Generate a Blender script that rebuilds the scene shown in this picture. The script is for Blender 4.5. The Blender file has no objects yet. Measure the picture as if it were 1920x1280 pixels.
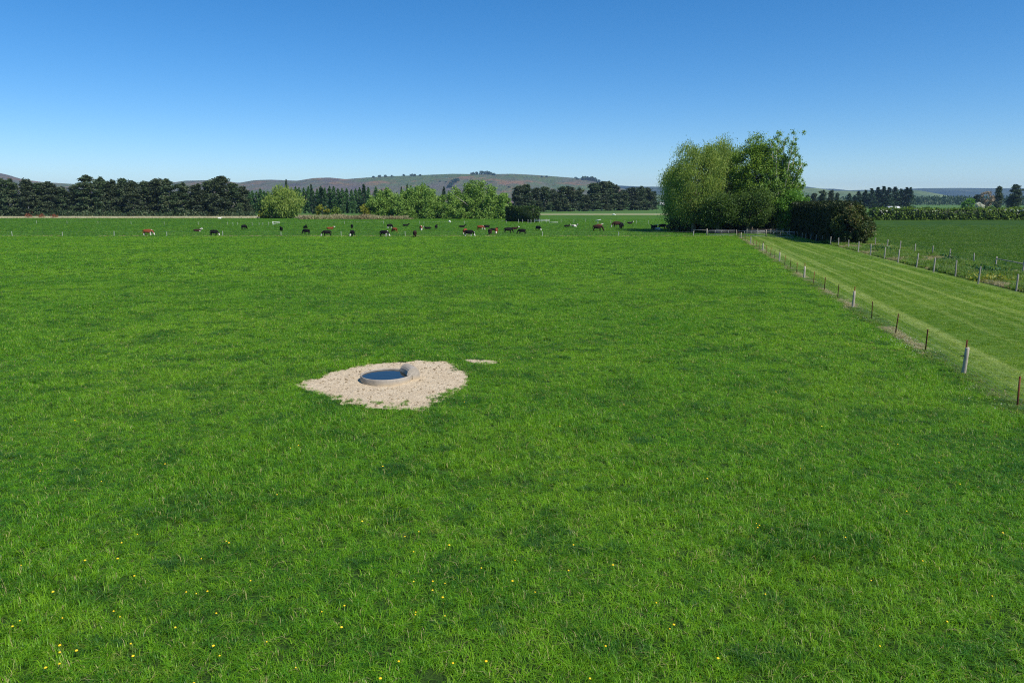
import bpy, bmesh, math, random
import numpy as np
from mathutils import Vector, Euler, Matrix

# ------------------------------------------------------------------ camera, sky, sun, exposure
S = bpy.context.scene
COL = S.collection
F_PX, CAM_H, HORIZON = 1331.0, 7.0, 379.0          # lens in photo pixels, camera height, horizon row
PITCH = math.atan((640 - HORIZON) / F_PX)
cam_d = bpy.data.cameras.new('camera'); cam = bpy.data.objects.new('camera', cam_d); COL.objects.link(cam)
cam_d.sensor_width = 36.0; cam_d.lens = F_PX / 1920 * 36.0
cam_d.clip_start = 0.2; cam_d.clip_end = 60000
cam.location = (0, 0, CAM_H); cam.rotation_euler = (math.pi / 2 - PITCH, 0, 0)
S.camera = cam

SUN_EL, SUN_AZ = math.radians(50), math.radians(132)   # azimuth clockwise from +Y
W = bpy.data.worlds.new('World'); S.world = W; W.use_nodes = True
nt = W.node_tree; nt.nodes.clear()
out = nt.nodes.new('ShaderNodeOutputWorld'); bg = nt.nodes.new('ShaderNodeBackground')
sky = nt.nodes.new('ShaderNodeTexSky'); sky.sky_type = 'NISHITA'; sky.sun_disc = False
sky.sun_elevation = SUN_EL; sky.sun_rotation = SUN_AZ
sky.air_density = 1.0; sky.dust_density = 0.1; sky.ozone_density = 6; sky.altitude = 1500
hs = nt.nodes.new('ShaderNodeHueSaturation'); hs.inputs['Saturation'].default_value = 1.27
nt.links.new(sky.outputs[0], hs.inputs['Color']); nt.links.new(hs.outputs[0], bg.inputs['Color'])
bg.inputs['Strength'].default_value = 0.114
nt.links.new(bg.outputs[0], out.inputs['Surface'])
sun_d = bpy.data.lights.new('sun', 'SUN'); sun_d.energy = 5.0; sun_d.angle = math.radians(0.53); sun_d.color = (1, .95, .87)
sun = bpy.data.objects.new('sun', sun_d); COL.objects.link(sun)
SUN_DIR = Vector((math.sin(SUN_AZ) * math.cos(SUN_EL), math.cos(SUN_AZ) * math.cos(SUN_EL), math.sin(SUN_EL)))
sun.rotation_euler = SUN_DIR.to_track_quat('Z', 'Y').to_euler()
S.view_settings.view_transform = 'Standard'; S.view_settings.look = 'None'
S.view_settings.exposure = 0.25; S.view_settings.gamma = 1; S.view_settings.use_curve_mapping = False
S.render.engine = 'CYCLES'
S.cycles.use_denoising = False; S.cycles.use_adaptive_sampling = False; S.cycles.filter_width = 1.15; S.cycles.sample_clamp_direct = 6.0
S.cycles.max_bounces = 8; S.cycles.diffuse_bounces = 3; S.cycles.transmission_bounces = 4; S.cycles.volume_bounces = 0
S.cycles.sample_clamp_indirect = 4.0

# ------------------------------------------------------------------ helpers
CP, SP = math.cos(PITCH), math.sin(PITCH)
def G(px, py, z=0.0):
    """where the ray of photo pixel (px, py) meets height z"""
    u = (px - 960) / F_PX; v = (640 - py) / F_PX
    t = (CAM_H - z) / (SP - v * CP)
    return Vector((u * t, (CP + v * SP) * t, z))
def depth_at(Y, z=0.0): return Y * CP - (z - CAM_H) * SP
def ztop(Y, py):
    """height at distance Y that shows on photo row py"""
    k = (640 - py) / F_PX
    return CAM_H + Y * (k * CP - SP) / (CP + k * SP)
def at(px, Y, z=0.0): return Vector(((px - 960) / F_PX * depth_at(Y, z), Y, z))
def pxm(Y): return depth_at(Y) / F_PX              # metres per photo pixel

def tag(o, label=None, cat=None, group=None, kind=None):
    if label: o['label'] = label
    if cat: o['category'] = cat
    if group: o['group'] = group
    if kind: o['kind'] = kind
    return o
def empty(name, loc=(0, 0, 0), rz=0.0):
    o = bpy.data.objects.new(name, None); COL.objects.link(o); o.location = loc; o.rotation_euler = (0, 0, rz)
    o.empty_display_size = .2
    return o
def link(name, me, parent=None, loc=(0, 0, 0), rz=0.0, col=None):
    o = bpy.data.objects.new(name, me); (col or COL).objects.link(o); o.location = loc; o.rotation_euler = (0, 0, rz)
    if parent: o.parent = parent
    return o
def copy_tree(o, parent=None):
    c = o.copy(); COL.objects.link(c)
    if parent: c.parent = parent
    for ch in list(o.children): copy_tree(ch, c)
    return c
def mesh_np(name, V, Fc, mat=None, attrs=None, smooth=False):
    """fast mesh from arrays; Fc is (n,3) or (n,4) or a list of such arrays"""
    V = np.asarray(V, np.float32)
    Fs = [np.asarray(f, np.int32) for f in (Fc if isinstance(Fc, list) else [Fc])]
    me = bpy.data.meshes.new(name)
    me.vertices.add(len(V)); me.vertices.foreach_set('co', V.ravel())
    loops = np.concatenate([f.ravel() for f in Fs]); sizes = np.concatenate([np.full(len(f), f.shape[1], np.int32) for f in Fs])
    me.loops.add(len(loops)); me.loops.foreach_set('vertex_index', loops)
    starts = np.concatenate([[0], np.cumsum(sizes)[:-1]]).astype(np.int32)
    me.polygons.add(len(sizes)); me.polygons.foreach_set('loop_start', starts)
    me.update(calc_edges=True)
    for k, a in (attrs or {}).items():
        a = np.asarray(a, np.float32)
        at_ = me.attributes.new(k, 'FLOAT' if a.ndim == 1 else 'FLOAT_VECTOR', 'POINT')
        at_.data.foreach_set('value' if a.ndim == 1 else 'vector', a.ravel())
    if mat:
        for m in (mat if isinstance(mat, (list, tuple)) else [mat]): me.materials.append(m)
    if smooth: me.polygons.foreach_set('use_smooth', np.ones(len(sizes), bool))
    me.validate()
    return me
class MB:
    """collects tubes, boxes and loose faces, then becomes ONE mesh"""
    def __init__(s): s.v = []; s.f3 = []; s.f4 = []; s.n = 0; s.a = []
    def add(s, V, f3=(), f4=(), a=0.0):
        V = np.asarray(V, float); s.v.append(V)
        if len(f3): s.f3.append(np.asarray(f3) + s.n)
        if len(f4): s.f4.append(np.asarray(f4) + s.n)
        s.a.append(np.full(len(V), a)); s.n += len(V)
    def tube(s, pts, radii, sides=8, cap=True, a=0.0, rot=0.0):
        pts = [Vector(p) for p in pts]; n = len(pts)
        if not hasattr(radii, '__len__'): radii = [radii] * n
        V = []; up = None
        for i, p in enumerate(pts):
            d = (pts[min(i + 1, n - 1)] - pts[max(i - 1, 0)]).normalized()
            if up is None: up = Vector((1, 0, 0)) if abs(d.x) < .8 else Vector((0, 1, 0))
            x = (up - d * up.dot(d)).normalized(); y = d.cross(x); up = x
            for k in range(sides):
                t = 2 * math.pi * k / sides + rot
                V.append(p + (x * math.cos(t) + y * math.sin(t)) * radii[i])
        f4 = [(i * sides + k, i * sides + (k + 1) % sides, (i + 1) * sides + (k + 1) % sides, (i + 1) * sides + k) for i in range(n - 1) for k in range(sides)]
        f3 = []
        if cap:
            V.append(pts[0]); V.append(pts[-1]); c0, c1 = n * sides, n * sides + 1
            f3 += [(c0, (k + 1) % sides, k) for k in range(sides)]
            f3 += [(c1, (n - 1) * sides + k, (n - 1) * sides + (k + 1) % sides) for k in range(sides)]
        s.add([tuple(q) for q in V], f3, f4, a)
    def box(s, c, size, rz=0.0, a=0.0):
        x, y, z = (q / 2 for q in size); cs, sn = math.cos(rz), math.sin(rz)
        V = [(c[0] + cs * i * x - sn * j * y, c[1] + sn * i * x + cs * j * y, c[2] + k * z) for i in (-1, 1) for j in (-1, 1) for k in (-1, 1)]
        s.add(V, f4=[(0, 1, 3, 2), (4, 6, 7, 5), (0, 4, 5, 1), (2, 3, 7, 6), (0, 2, 6, 4), (1, 5, 7, 3)], a=a)
    def mesh(s, name, mat, smooth=False):
        Fs = []
        if s.f4: Fs.append(np.concatenate(s.f4))
        if s.f3: Fs.append(np.concatenate(s.f3))
        return mesh_np(name, np.concatenate(s.v), Fs, mat, {'tint': np.concatenate(s.a)}, smooth)
    def build(s, name, mat, parent=None, loc=(0, 0, 0), rz=0.0, smooth=False):
        return link(name, s.mesh(name, mat, smooth), parent, loc, rz)

def vnoise(x, y, scale, seed=0, octaves=1):
    """smooth value noise, 0..1"""
    tot = np.zeros_like(np.asarray(x, float)); amp = 1.0; norm = 0
    for o in range(octaves):
        rs = np.random.RandomState(seed + 17 * o); T = rs.rand(256, 256)
        X = np.asarray(x, float) / scale; Y = np.asarray(y, float) / scale
        xi = np.floor(X).astype(int); yi = np.floor(Y).astype(int); fx = X - xi; fy = Y - yi
        fx = fx * fx * (3 - 2 * fx); fy = fy * fy * (3 - 2 * fy)
        a = T[xi % 256, yi % 256]; b = T[(xi + 1) % 256, yi % 256]; c = T[xi % 256, (yi + 1) % 256]; d = T[(xi + 1) % 256, (yi + 1) % 256]
        tot += amp * ((a * (1 - fx) + b * fx) * (1 - fy) + (c * (1 - fx) + d * fx) * fy); norm += amp; amp *= .5; scale *= .5
    return tot / norm
def inside(x, y, poly):
    r = np.zeros(len(x), bool); n = len(poly)
    for i in range(n):
        x0, y0 = poly[i][:2]; x1, y1 = poly[(i + 1) % n][:2]
        c = ((y0 > y) != (y1 > y))
        with np.errstate(divide='ignore', invalid='ignore'):
            r ^= c & (x < (x1 - x0) * (y - y0) / (y1 - y0 + 1e-12) + x0)
    return r

# ------------------------------------------------------------------ materials
class NT:
    def __init__(s, name):
        s.m = bpy.data.materials.new(name); s.m.use_nodes = True; s.t = s.m.node_tree; s.t.nodes.clear()
        s.out = s.n('ShaderNodeOutputMaterial')
    def n(s, t, **kw):
        nd = s.t.nodes.new(t)
        for k, v in kw.items(): setattr(nd, k, v)
        return nd
    def l(s, a, b): s.t.links.new(a, b)
    def val(s, sock, v):
        if hasattr(v, 'is_linked') or isinstance(v, bpy.types.NodeSocket): s.l(v, sock)
        else: sock.default_value = v if not isinstance(v, tuple) or len(v) != 3 or sock.type == 'VECTOR' else (*v, 1)
    def pos(s, scale=(1, 1, 1), obj=False):
        g = s.n('ShaderNodeTexCoord').outputs['Object'] if obj else s.n('ShaderNodeNewGeometry').outputs['Position']
        mp = s.n('ShaderNodeMapping'); s.l(g, mp.inputs[0]); mp.inputs['Scale'].default_value = scale
        return mp.outputs[0]
    def noise(s, vec, scale, detail=3, rough=.55):
        t = s.n('ShaderNodeTexNoise'); s.l(vec, t.inputs['Vector']); t.inputs['Scale'].default_value = scale
        t.inputs['Detail'].default_value = detail; t.inputs['Roughness'].default_value = rough
        return t.outputs['Fac']
    def ramp(s, fac, stops):
        r = s.n('ShaderNodeValToRGB'); s.l(fac, r.inputs[0]); e = r.color_ramp.elements
        while len(e) < len(stops): e.new(.5)
        for el, (p, c) in zip(e, stops): el.position = p; el.color = (*c, 1) if len(c) == 3 else c
        return r.outputs[0]
    def rng(s, fac, a, b, lo=0.0, hi=1.0):
        m = s.n('ShaderNodeMapRange'); s.val(m.inputs[0], fac)
        for i, v in enumerate((a, b, lo, hi)): m.inputs[1 + i].default_value = v
        return m.outputs[0]
    def mix(s, fac, a, b, mode='MIX'):
        m = s.n('ShaderNodeMix', data_type='RGBA', blend_type=mode)
        s.val(m.inputs[0], fac); s.val(m.inputs[6], a); s.val(m.inputs[7], b)
        return m.outputs[2]
    def attr(s, name): return s.n('ShaderNodeAttribute', attribute_name=name).outputs['Fac']
    def rand(s): return s.n('ShaderNodeObjectInfo').outputs['Random']
    def bump(s, h, strength, dist):
        b = s.n('ShaderNodeBump'); s.l(h, b.inputs['Height']); b.inputs['Strength'].default_value = strength; b.inputs['Distance'].default_value = dist
        return b.outputs[0]
    def bsdf(s, color, rough=.8, spec=.3, normal=None, metal=0.0):
        p = s.n('ShaderNodeBsdfPrincipled'); s.val(p.inputs['Base Color'], color); s.val(p.inputs['Roughness'], rough)
        p.inputs['Specular IOR Level'].default_value = spec; p.inputs['Metallic'].default_value = metal
        if normal is not None: s.l(normal, p.inputs['Normal'])
        return p.outputs[0]
    def done(s, sh): s.l(sh, s.out.inputs['Surface']); return s.m

def leafy(name, c0, c1, trans=.35, rough=.55, spec=.25, scale=.5, tcol=1.25, extra=None):
    """foliage: two greens mixed by each leaf's own tint and by a slow noise; some light passes through"""
    t = NT(name)
    f = t.attr('tint'); nz = t.noise(t.pos(), scale, 2)
    m = t.n('ShaderNodeMath', operation='ADD'); t.l(f, m.inputs[0]); t.l(t.rng(nz, .3, .7, -.25, .25), m.inputs[1])
    col = t.ramp(m.outputs[0], [(.0, c0), (1.0, c1)] if not extra else [(0, c0), (.7, c1), (1, extra)])
    p = t.bsdf(col, rough, spec)
    tr = t.n('ShaderNodeBsdfTranslucent'); tc = t.mix(1.0, col, (tcol, tcol * 1.0, tcol * .45), 'MULTIPLY'); t.l(tc, tr.inputs[0])
    mx = t.n('ShaderNodeMixShader'); mx.inputs[0].default_value = trans; t.l(p, mx.inputs[1]); t.l(tr.outputs[0], mx.inputs[2])
    return t.done(mx.outputs[0])

def grass_blade(name, low, high, lush, dry, drypart=.06, trans=.4, stripes=None):
    """grass blades: patches of lush and pale turf laid out in the world, dry blades here and there"""
    t = NT(name); P = t.pos()
    a = t.noise(P, .09, 3); b = t.noise(P, .55, 3)
    col = t.mix(t.rng(a, .38, .62), low, high)
    col = t.mix(t.rng(b, .50, .66, 0, .85), col, lush); col = t.mix(t.rng(t.noise(P, .23, 4, .6), .54, .66, 0, .7), col, lush)
    if stripes:
        d, pale = stripes
        m0 = t.n('ShaderNodeMapping'); t.l(t.n('ShaderNodeNewGeometry').outputs['Position'], m0.inputs[0]); m0.inputs['Rotation'].default_value = (0, 0, d)
        mp = t.n('ShaderNodeMapping'); t.l(m0.outputs[0], mp.inputs[0]); mp.inputs['Scale'].default_value = (1.0, .016, 1)
        s_ = t.noise(mp.outputs[0], .85, 3, .65)
        col = t.mix(t.rng(s_, .48, .62, 0, .68), col, pale)
    rnd = t.attr('tint')
    col = t.mix(t.rng(rnd, .45, 1, 0, .8), col, (high[0] * 1.7, high[1] * 1.35, high[2] * 1.5)); col = t.mix(t.rng(rnd, .4, .05, 0, .8), col, lush)
    col = t.mix(t.rng(rnd, .96 - drypart, .97 - drypart), col, dry)
    p = t.bsdf(col, .42, .28)
    tr = t.n('ShaderNodeBsdfTranslucent'); t.l(t.mix(1.0, col, (1.35, 1.25, .5), 'MULTIPLY'), tr.inputs[0])
    mx = t.n('ShaderNodeMixShader'); mx.inputs[0].default_value = trans; t.l(p, mx.inputs[1]); t.l(tr.outputs[0], mx.inputs[2])
    return t.done(mx.outputs[0])

def turf(name, c_low, c_high, c_lush, scale=1.0, bump=.6, stripes=None):
    """bare sheet of turf under or beyond the modelled blades"""
    t = NT(name); P = t.pos()
    a = t.noise(P, .09 * scale, 3); b = t.noise(P, .5 * scale, 4, .65); c = t.noise(P, 5 * scale, 4, .7)
    col = t.mix(t.rng(a, .38, .62), c_low, c_high)
    col = t.mix(t.rng(b, .48, .62, 0, .85), col, c_lush)
    if stripes:
        d, pale = stripes
        m0 = t.n('ShaderNodeMapping'); t.l(t.n('ShaderNodeNewGeometry').outputs['Position'], m0.inputs[0]); m0.inputs['Rotation'].default_value = (0, 0, d)
        mp = t.n('ShaderNodeMapping'); t.l(m0.outputs[0], mp.inputs[0]); mp.inputs['Scale'].default_value = (1.0, .016, 1)
        col = t.mix(t.rng(t.noise(mp.outputs[0], .85, 3, .65), .48, .62, 0, .68), col, pale)
    col = t.mix(t.rng(c, .3, .7, 0, .35), col, (c_low[0] * .6, c_low[1] * .6, c_low[2] * .6))
    return t.done(t.bsdf(col, .9, .1, t.bump(c, bump, .25)))

GR_LOW, GR_HIGH, GR_LUSH, GR_DRY = (.094, .284, .009), (.174, .378, .013), (.031, .146, .013), (.46, .42, .17)
M = {}
M['grass'] = grass_blade('paddock grass', GR_LOW, GR_HIGH, GR_LUSH, GR_DRY, .03)
M['lane_grass'] = grass_blade('mown grass', (.135, .275, .014), (.195, .345, .022), (.10, .235, .016), (.44, .44, .18), .08, stripes=(math.radians(-12.5) * -1, (.48, .55, .18)))
M['rank_grass'] = grass_blade('rank grass', (.105, .225, .028), (.155, .275, .028), (.065, .17, .034), (.42, .35, .18), .12)
M['dry_grass'] = grass_blade('dry grass', (.30, .29, .12), (.36, .33, .17), (.18, .24, .07), (.46, .40, .24), .25, .2)
M['soil_grass'] = turf('paddock ground', (.024, .055, .010), (.036, .07, .011), (.016, .042, .009))
M['lane'] = turf('lane ground', (.09, .17, .022), (.13, .21, .03), (.07, .14, .02), stripes=(math.radians(-12.5) * -1, (.28, .34, .11)))
M['cow_turf'] = turf('cow paddock turf', (.050, .122, .009), (.070, .150, .010), (.034, .095, .012), .5)
M['right_turf'] = turf('right paddock turf', (.027, .070, .004), (.044, .096, .005), (.018, .052, .006), .5)
M['plain'] = turf('plain turf', (.07, .14, .03), (.10, .18, .035), (.05, .12, .03), .08, .3)
t = NT('pale track'); P = t.pos(); c = t.mix(t.rng(t.noise(P, .3, 4), .35, .65), (.30, .30, .15), (.42, .38, .24))
M['track'] = t.done(t.bsdf(c, .95, .05))
t = NT('trampled gravel'); P = t.pos()
n1 = t.noise(P, 1.3, 4); n2 = t.noise(P, 14, 5, .7); n3 = t.noise(P, 60, 3, .7)
c = t.mix(t.rng(n1, .35, .65), (.64, .51, .335), (.74, .61, .42)); c = t.mix(t.rng(n2, .46, .68, 0, .85), c, (.46, .35, .22)); c = t.mix(t.rng(n3, .5, .75, 0, .5), c, (.70, .60, .46))
h = t.n('ShaderNodeMath', operation='MULTIPLY_ADD'); t.l(n3, h.inputs[0]); h.inputs[1].default_value = .3; t.l(n2, h.inputs[2])
M['gravel'] = t.done(t.bsdf(c, .95, .1, t.bump(h.outputs[0], 1.0, .10)))
t = NT('concrete'); P = t.pos(obj=True)
n1 = t.noise(P, 2.2, 5, .65); n2 = t.noise(P, 30, 4, .7)
c = t.mix(t.rng(n1, .35, .68), (.27, .235, .19), (.40, .355, .295)); c = t.mix(t.rng(n2, .5, .75, 0, .6), c, (.19, .165, .13))
sx = t.n('ShaderNodeSeparateXYZ'); t.l(t.n('ShaderNodeTexCoord').outputs['Object'], sx.inputs[0])
mud = t.n('ShaderNodeMath', operation='MULTIPLY'); t.l(t.rng(sx.outputs['Z'], .20, .02), mud.inputs[0]); t.l(t.rng(n1, .3, .6, .3, 1), mud.inputs[1])
c = t.mix(mud.outputs[0], c, (.52, .41, .26))
M['concrete'] = t.done(t.bsdf(c, .9, .2, t.bump(n2, .4, .02)))
t = NT('trough water'); P = t.pos((1, 2.2, 1)); n1 = t.noise(P, 3.0, 2)
M['water'] = t.done(t.bsdf((.010, .012, .008), .06, .32, t.bump(n1, .08, .05)))
def wood(name, a, b, d):
    t = NT(name); P = t.pos((14, 14, 1.2), obj=True); n = t.noise(P, 1.0, 5, .7); r = t.rand()
    c = t.mix(t.rng(n, .35, .7), a, b); c = t.mix(t.rng(t.noise(t.pos((40, 40, 2), obj=True), 1, 3), .55, .7, 0, .8), c, d)
    c = t.mix(t.rng(r, 0, 1, 0, .3), c, d)
    return t.done(t.bsdf(c, .9, .15, t.bump(n, .6, .02)))
M['post'] = wood('weathered post wood', (.36, .315, .245), (.52, .46, .37), (.16, .13, .10))
M['oldpost'] = wood('grey post wood', (.31, .285, .235), (.45, .415, .35), (.14, .12, .10))
t = NT('rusty iron'); P = t.pos(); n = t.noise(P, 25, 4, .7)
M['rust'] = t.done(t.bsdf(t.mix(t.rng(n, .35, .65), (.10, .034, .016), (.17, .062, .028)), .85, .2))
t = NT('galvanised wire'); M['wire'] = t.done(t.bsdf((.42, .42, .42), .45, .4, metal=.6))
t = NT('galvanised tube'); M['tube'] = t.done(t.bsdf(t.mix(t.rng(t.noise(t.pos(), 6, 3), .35, .65), (.34, .35, .36), (.44, .45, .46)), .5, .3, metal=.5))
t = NT('white paint'); M['white'] = t.done(t.bsdf(t.mix(t.rng(t.noise(t.pos(), 9, 3), .4, .7), (.80, .80, .77), (.62, .61, .57)), .6, .3))
t = NT('faded white post'); M['thinpost'] = t.done(t.bsdf(t.mix(t.rng(t.noise(t.pos(), 9, 3), .4, .7), (.62, .62, .58), (.46, .45, .41)), .7, .2))
t = NT('black insulator'); M['black'] = t.done(t.bsdf((.015, .015, .017), .5, .4))
t = NT('bark'); P = t.pos((1, 1, .3)); n = t.noise(P, 2.5, 5, .7)
M['bark'] = t.done(t.bsdf(t.mix(t.rng(n, .35, .65), (.14, .115, .09), (.27, .235, .19)), .95, .1, t.bump(n, .8, .1)))
t = NT('pale bark'); P = t.pos((1, 1, .3)); n = t.noise(P, 1.5, 5, .7)
M['pale_bark'] = t.done(t.bsdf(t.mix(t.rng(n, .35, .65), (.27, .25, .22), (.42, .40, .36)), .95, .1))
t = NT('cow coat'); c = t.n('ShaderNodeVertexColor', layer_name='coat').outputs[0]
M['coat'] = t.done(t.bsdf(t.mix(t.rng(t.noise(t.pos(obj=True), 9, 3), .3, .7, 0, .25), c, t.mix(1.0, c, (1.4, 1.3, 1.2), 'MULTIPLY')), .75, .1))
t = NT('dandelion yellow'); M['yellow'] = t.done(t.bsdf(t.mix(t.rng(t.rand(), 0, 1), (.82, .52, .01), (.85, .62, .03)), .6, .2))
t = NT('daisy white'); M['daisy'] = t.done(t.bsdf((.8, .8, .76), .7, .2))
t = NT('dark clods'); M['clod'] = t.done(t.bsdf(t.mix(t.rng(t.noise(t.pos(), 30, 3), .4, .6), (.10, .075, .045), (.30, .23, .14)), .95, .1))
t = NT('roofing iron'); M['roof'] = t.done(t.bsdf((.55, .56, .57), .5, .3))
t = NT('shed wall'); M['shedwall'] = t.done(t.bsdf((.60, .60, .58), .7, .2))
M['willow'] = leafy('willow leaves', (0.105, 0.182, 0.031), (0.261, 0.354, 0.064), .4, scale=.25, extra=(0.355, 0.407, 0.107))
M['broad'] = leafy('broad leaves', (0.070, 0.155, 0.017), (0.199, 0.311, 0.034), .35, scale=.3, extra=(0.281, 0.373, 0.050))
M['poplar'] = leafy('poplar leaves', (0.106, 0.214, 0.032), (0.269, 0.401, 0.082), .35, scale=.3)
M['pine'] = leafy('pine needles', (0.023, 0.050, 0.020), (0.068, 0.104, 0.041), .12, scale=.2, extra=(0.125, 0.137, 0.068))
M['macro'] = leafy('macrocarpa needles', (0.028, 0.046, 0.023), (0.064, 0.086, 0.036), .12, scale=.2)
M['lombardy'] = leafy('slim poplar leaves', (0.034, 0.094, 0.026), (0.084, 0.178, 0.048), .25, scale=.2)
M['fir'] = leafy('fir needles', (0.015, 0.042, 0.018), (0.039, 0.083, 0.030), .12, scale=.1)
M['gold'] = leafy('yellow green leaves', (0.128, 0.165, 0.015), (0.285, 0.285, 0.027), .3, scale=.5)
M['hedge'] = leafy('clipped hedge leaves', (0.012, 0.027, 0.005), (0.036, 0.054, 0.010), .2, scale=.4, extra=(0.090, 0.083, 0.022))
M['hawthorn'] = leafy('hawthorn leaves', (0.070, 0.139, 0.019), (0.201, 0.290, 0.034), .3, scale=.3)
M['shade'] = leafy('shade-coloured leaves', (.018, .042, .010), (.045, .080, .016), .2, scale=.3)  # leaf colour painted dark to stand for shade inside the big group
M['hedge_end'] = leafy('sunlit ragged hedge leaves', (.022, .050, .009), (.068, .098, .017), .22, scale=.5, extra=(.15, .13, .045))  # brighter copy of the clipped hedge leaves, sunlight on the end put into colour
M['block'] = leafy('block hedge leaves', (.022, .050, .009), (.060, .110, .016), .2, scale=.4)
M['mid'] = leafy('half-shaded leaves', (.044, .092, .013), (.095, .160, .023), .3, scale=.3)  # broad leaves made darker, shade at the group's base put into the colour
M['bright'] = leafy('bright leaves', (0.075, 0.187, 0.020), (0.168, 0.340, 0.034), .35, scale=.4)
M['bare'] = leafy('bare twigs', (0.238, 0.182, 0.119), (0.378, 0.308, 0.210), .1, scale=.4)
M['blossom'] = leafy('blossom', (.55, .55, .45), (.75, .74, .66), .2, scale=1)
M['reed'] = leafy('dry reeds', (.24, .20, .10), (.38, .33, .20), .2, scale=.3, extra=(.20, .24, .07))
M['dock'] = leafy('dock leaves', (.025, .085, .030), (.05, .14, .045), .25, scale=2)
M['redweed'] = leafy('red stalks', (.16, .035, .018), (.24, .07, .03), .1, scale=1)
M['farwood'] = leafy('distant wood leaves', (0.021, 0.046, 0.018), (0.065, 0.111, 0.039), .15, scale=.05)

t = NT('hill pasture'); P = t.pos((1, .55, 1))
n1 = t.noise(P, .0016, 5, .6); n2 = t.noise(P, .0048, 6, .65); n3 = t.noise(P, .02, 5, .75); n4 = t.noise(P, .0031, 5, .7)
c = t.mix(t.rng(n1, .42, .58), (.115, .165, .062), (.165, .135, .115))
c = t.mix(t.rng(n2, .53, .63, 0, .9), c, (.27, .16, .085))
c = t.mix(t.rng(n4, .56, .64, 0, .85), c, (.10, .085, .085))
c = t.mix(t.rng(n3, .52, .68, 0, .75), c, (.055, .070, .035))
c = t.mix(t.rng(n4, .42, .34, 0, .8), c, (.12, .18, .06))
M['hill'] = t.done(t.bsdf(c, .95, .05, t.bump(n3, 1.0, 60)))
t = NT('green foothills'); P = t.pos((1, .55, 1)); n1 = t.noise(P, .003, 5, .6); n2 = t.noise(P, .009, 5, .65)
c = t.mix(t.rng(n1, .42, .60), (.06, .10, .04), (.13, .17, .065)); c = t.mix(t.rng(n2, .55, .66, 0, .8), c, (.030, .045, .025))
M['lowhill'] = t.done(t.bsdf(c, .95, .05))
t = NT('blue hills'); P = t.pos((1, .5, 1)); n1 = t.noise(P, .0012, 4, .6); n2 = t.noise(P, .0045, 4, .6)
c = t.mix(t.rng(n1, .42, .60), (.008, .020, .022), (.05, .07, .04)); c = t.mix(t.rng(n2, .6, .7, 0, .6), c, (.19, .17, .11))
M['farhill'] = t.done(t.bsdf(c, .95, .05))

rng = np.random.RandomState(7)
random.seed(7)
ORD = ['first', 'second', 'third', 'fourth', 'fifth', 'sixth', 'seventh', 'eighth', 'ninth', 'tenth', 'eleventh', 'twelfth', 'thirteenth', 'fourteenth', 'fifteenth',
       'sixteenth', 'seventeenth', 'eighteenth', 'nineteenth', 'twentieth', 'twenty-first', 'twenty-second', 'twenty-third', 'twenty-fourth', 'twenty-fifth', 'twenty-sixth', 'twenty-seventh', 'twenty-eighth', 'twenty-ninth', 'thirtieth']

# ------------------------------------------------------------------ ground and fields
A_LINE = [(13.2, 4.9)] + [tuple(G(x, y))[:2] for x, y in ((1806, 703), (1602, 580), (1512, 525.5), (1464, 493), (1432, 472.5), (1409.6, 458.5), (1394, 450), (1381, 441.5))]
B_LINE = [tuple(G(1905, 546))[:2], tuple(G(1718, 501))[:2], tuple(G(1557, 459))[:2]]
C_LINE = [tuple(G(1916, 515))[:2], tuple(G(1748, 477))[:2], tuple(G(1622, 453))[:2]]
def line_x(L, Y):
    L = sorted(L, key=lambda p: p[1]); xs = [p[0] for p in L]; ys = [p[1] for p in L]
    Y = np.asarray(Y, float); r = np.interp(Y, ys, xs)
    s0 = (xs[1] - xs[0]) / (ys[1] - ys[0]); s1 = (xs[-1] - xs[-2]) / (ys[-1] - ys[-2])
    return np.where(Y < ys[0], xs[0] + s0 * (Y - ys[0]), np.where(Y > ys[-1], xs[-1] + s1 * (Y - ys[-1]), r))
YF = 149.5                                             # the far fence of the near paddock
def sheet(name, poly, z, mat):
    bm = bmesh.new(); f = bm.faces.new([bm.verts.new((p[0], p[1], z)) for p in poly])
    if f.normal.z < 0: bmesh.ops.reverse_faces(bm, faces=[f])
    f.normal_update()
    if f.normal.z < 0: bmesh.ops.reverse_faces(bm, faces=[f])
    bmesh.ops.triangulate(bm, faces=bm.faces[:])
    me = bpy.data.meshes.new(name); bm.to_mesh(me); bm.free(); me.materials.append(mat)
    return tag(link(name, me), kind='structure')
sheet('ground', [(-14000, -1500), (14000, -1500), (14000, 14000), (-14000, 14000)], -.03, M['plain'])
Ys = [-60, 10, 30, 60, 100, 130, YF]
xa = [float(line_x(A_LINE, y)) for y in Ys]; xb = [float(line_x(B_LINE, y)) for y in Ys]; xc = [float(line_x(C_LINE, y)) for y in Ys]
near_poly = [(x, y) for x, y in zip(xa, Ys)] + [(-260, YF), (-260, -60)]
lane_poly = [(x, y) for x, y in zip(xb, Ys)] + [(x, y) for x, y in reversed(list(zip(xa, Ys)))]
verge_poly = [(x, y) for x, y in zip(xc, Ys)] + [(x, y) for x, y in reversed(list(zip(xb, Ys)))]
right_poly = [(x, y) for x, y in zip(xc, Ys)] + [(64, 300), (420, 300), (420, -60)]
cow_poly = [(-420, YF), (64, YF), (64, 300), (110, 300), (110, 400), (20, 400), (-20, 318), (-420, 318)]
sheet('paddock', near_poly, 0, M['soil_grass'])
sheet('lane', lane_poly, .004, M['lane'])
sheet('verge', verge_poly, .008, M['soil_grass'])
sheet('pasture', right_poly, .012, M['right_turf'])
sheet('field', cow_poly, .016, M['cow_turf'])
tl = [(-700, 318), (-140, 318), (-96, 318), (-96, 385), (-700, 385)]
sheet('track', tl, .03, M['track'])
sheet('path', [(8, 404), (120, 404), (140, 440), (8, 432)], .03, M['track'])

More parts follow.
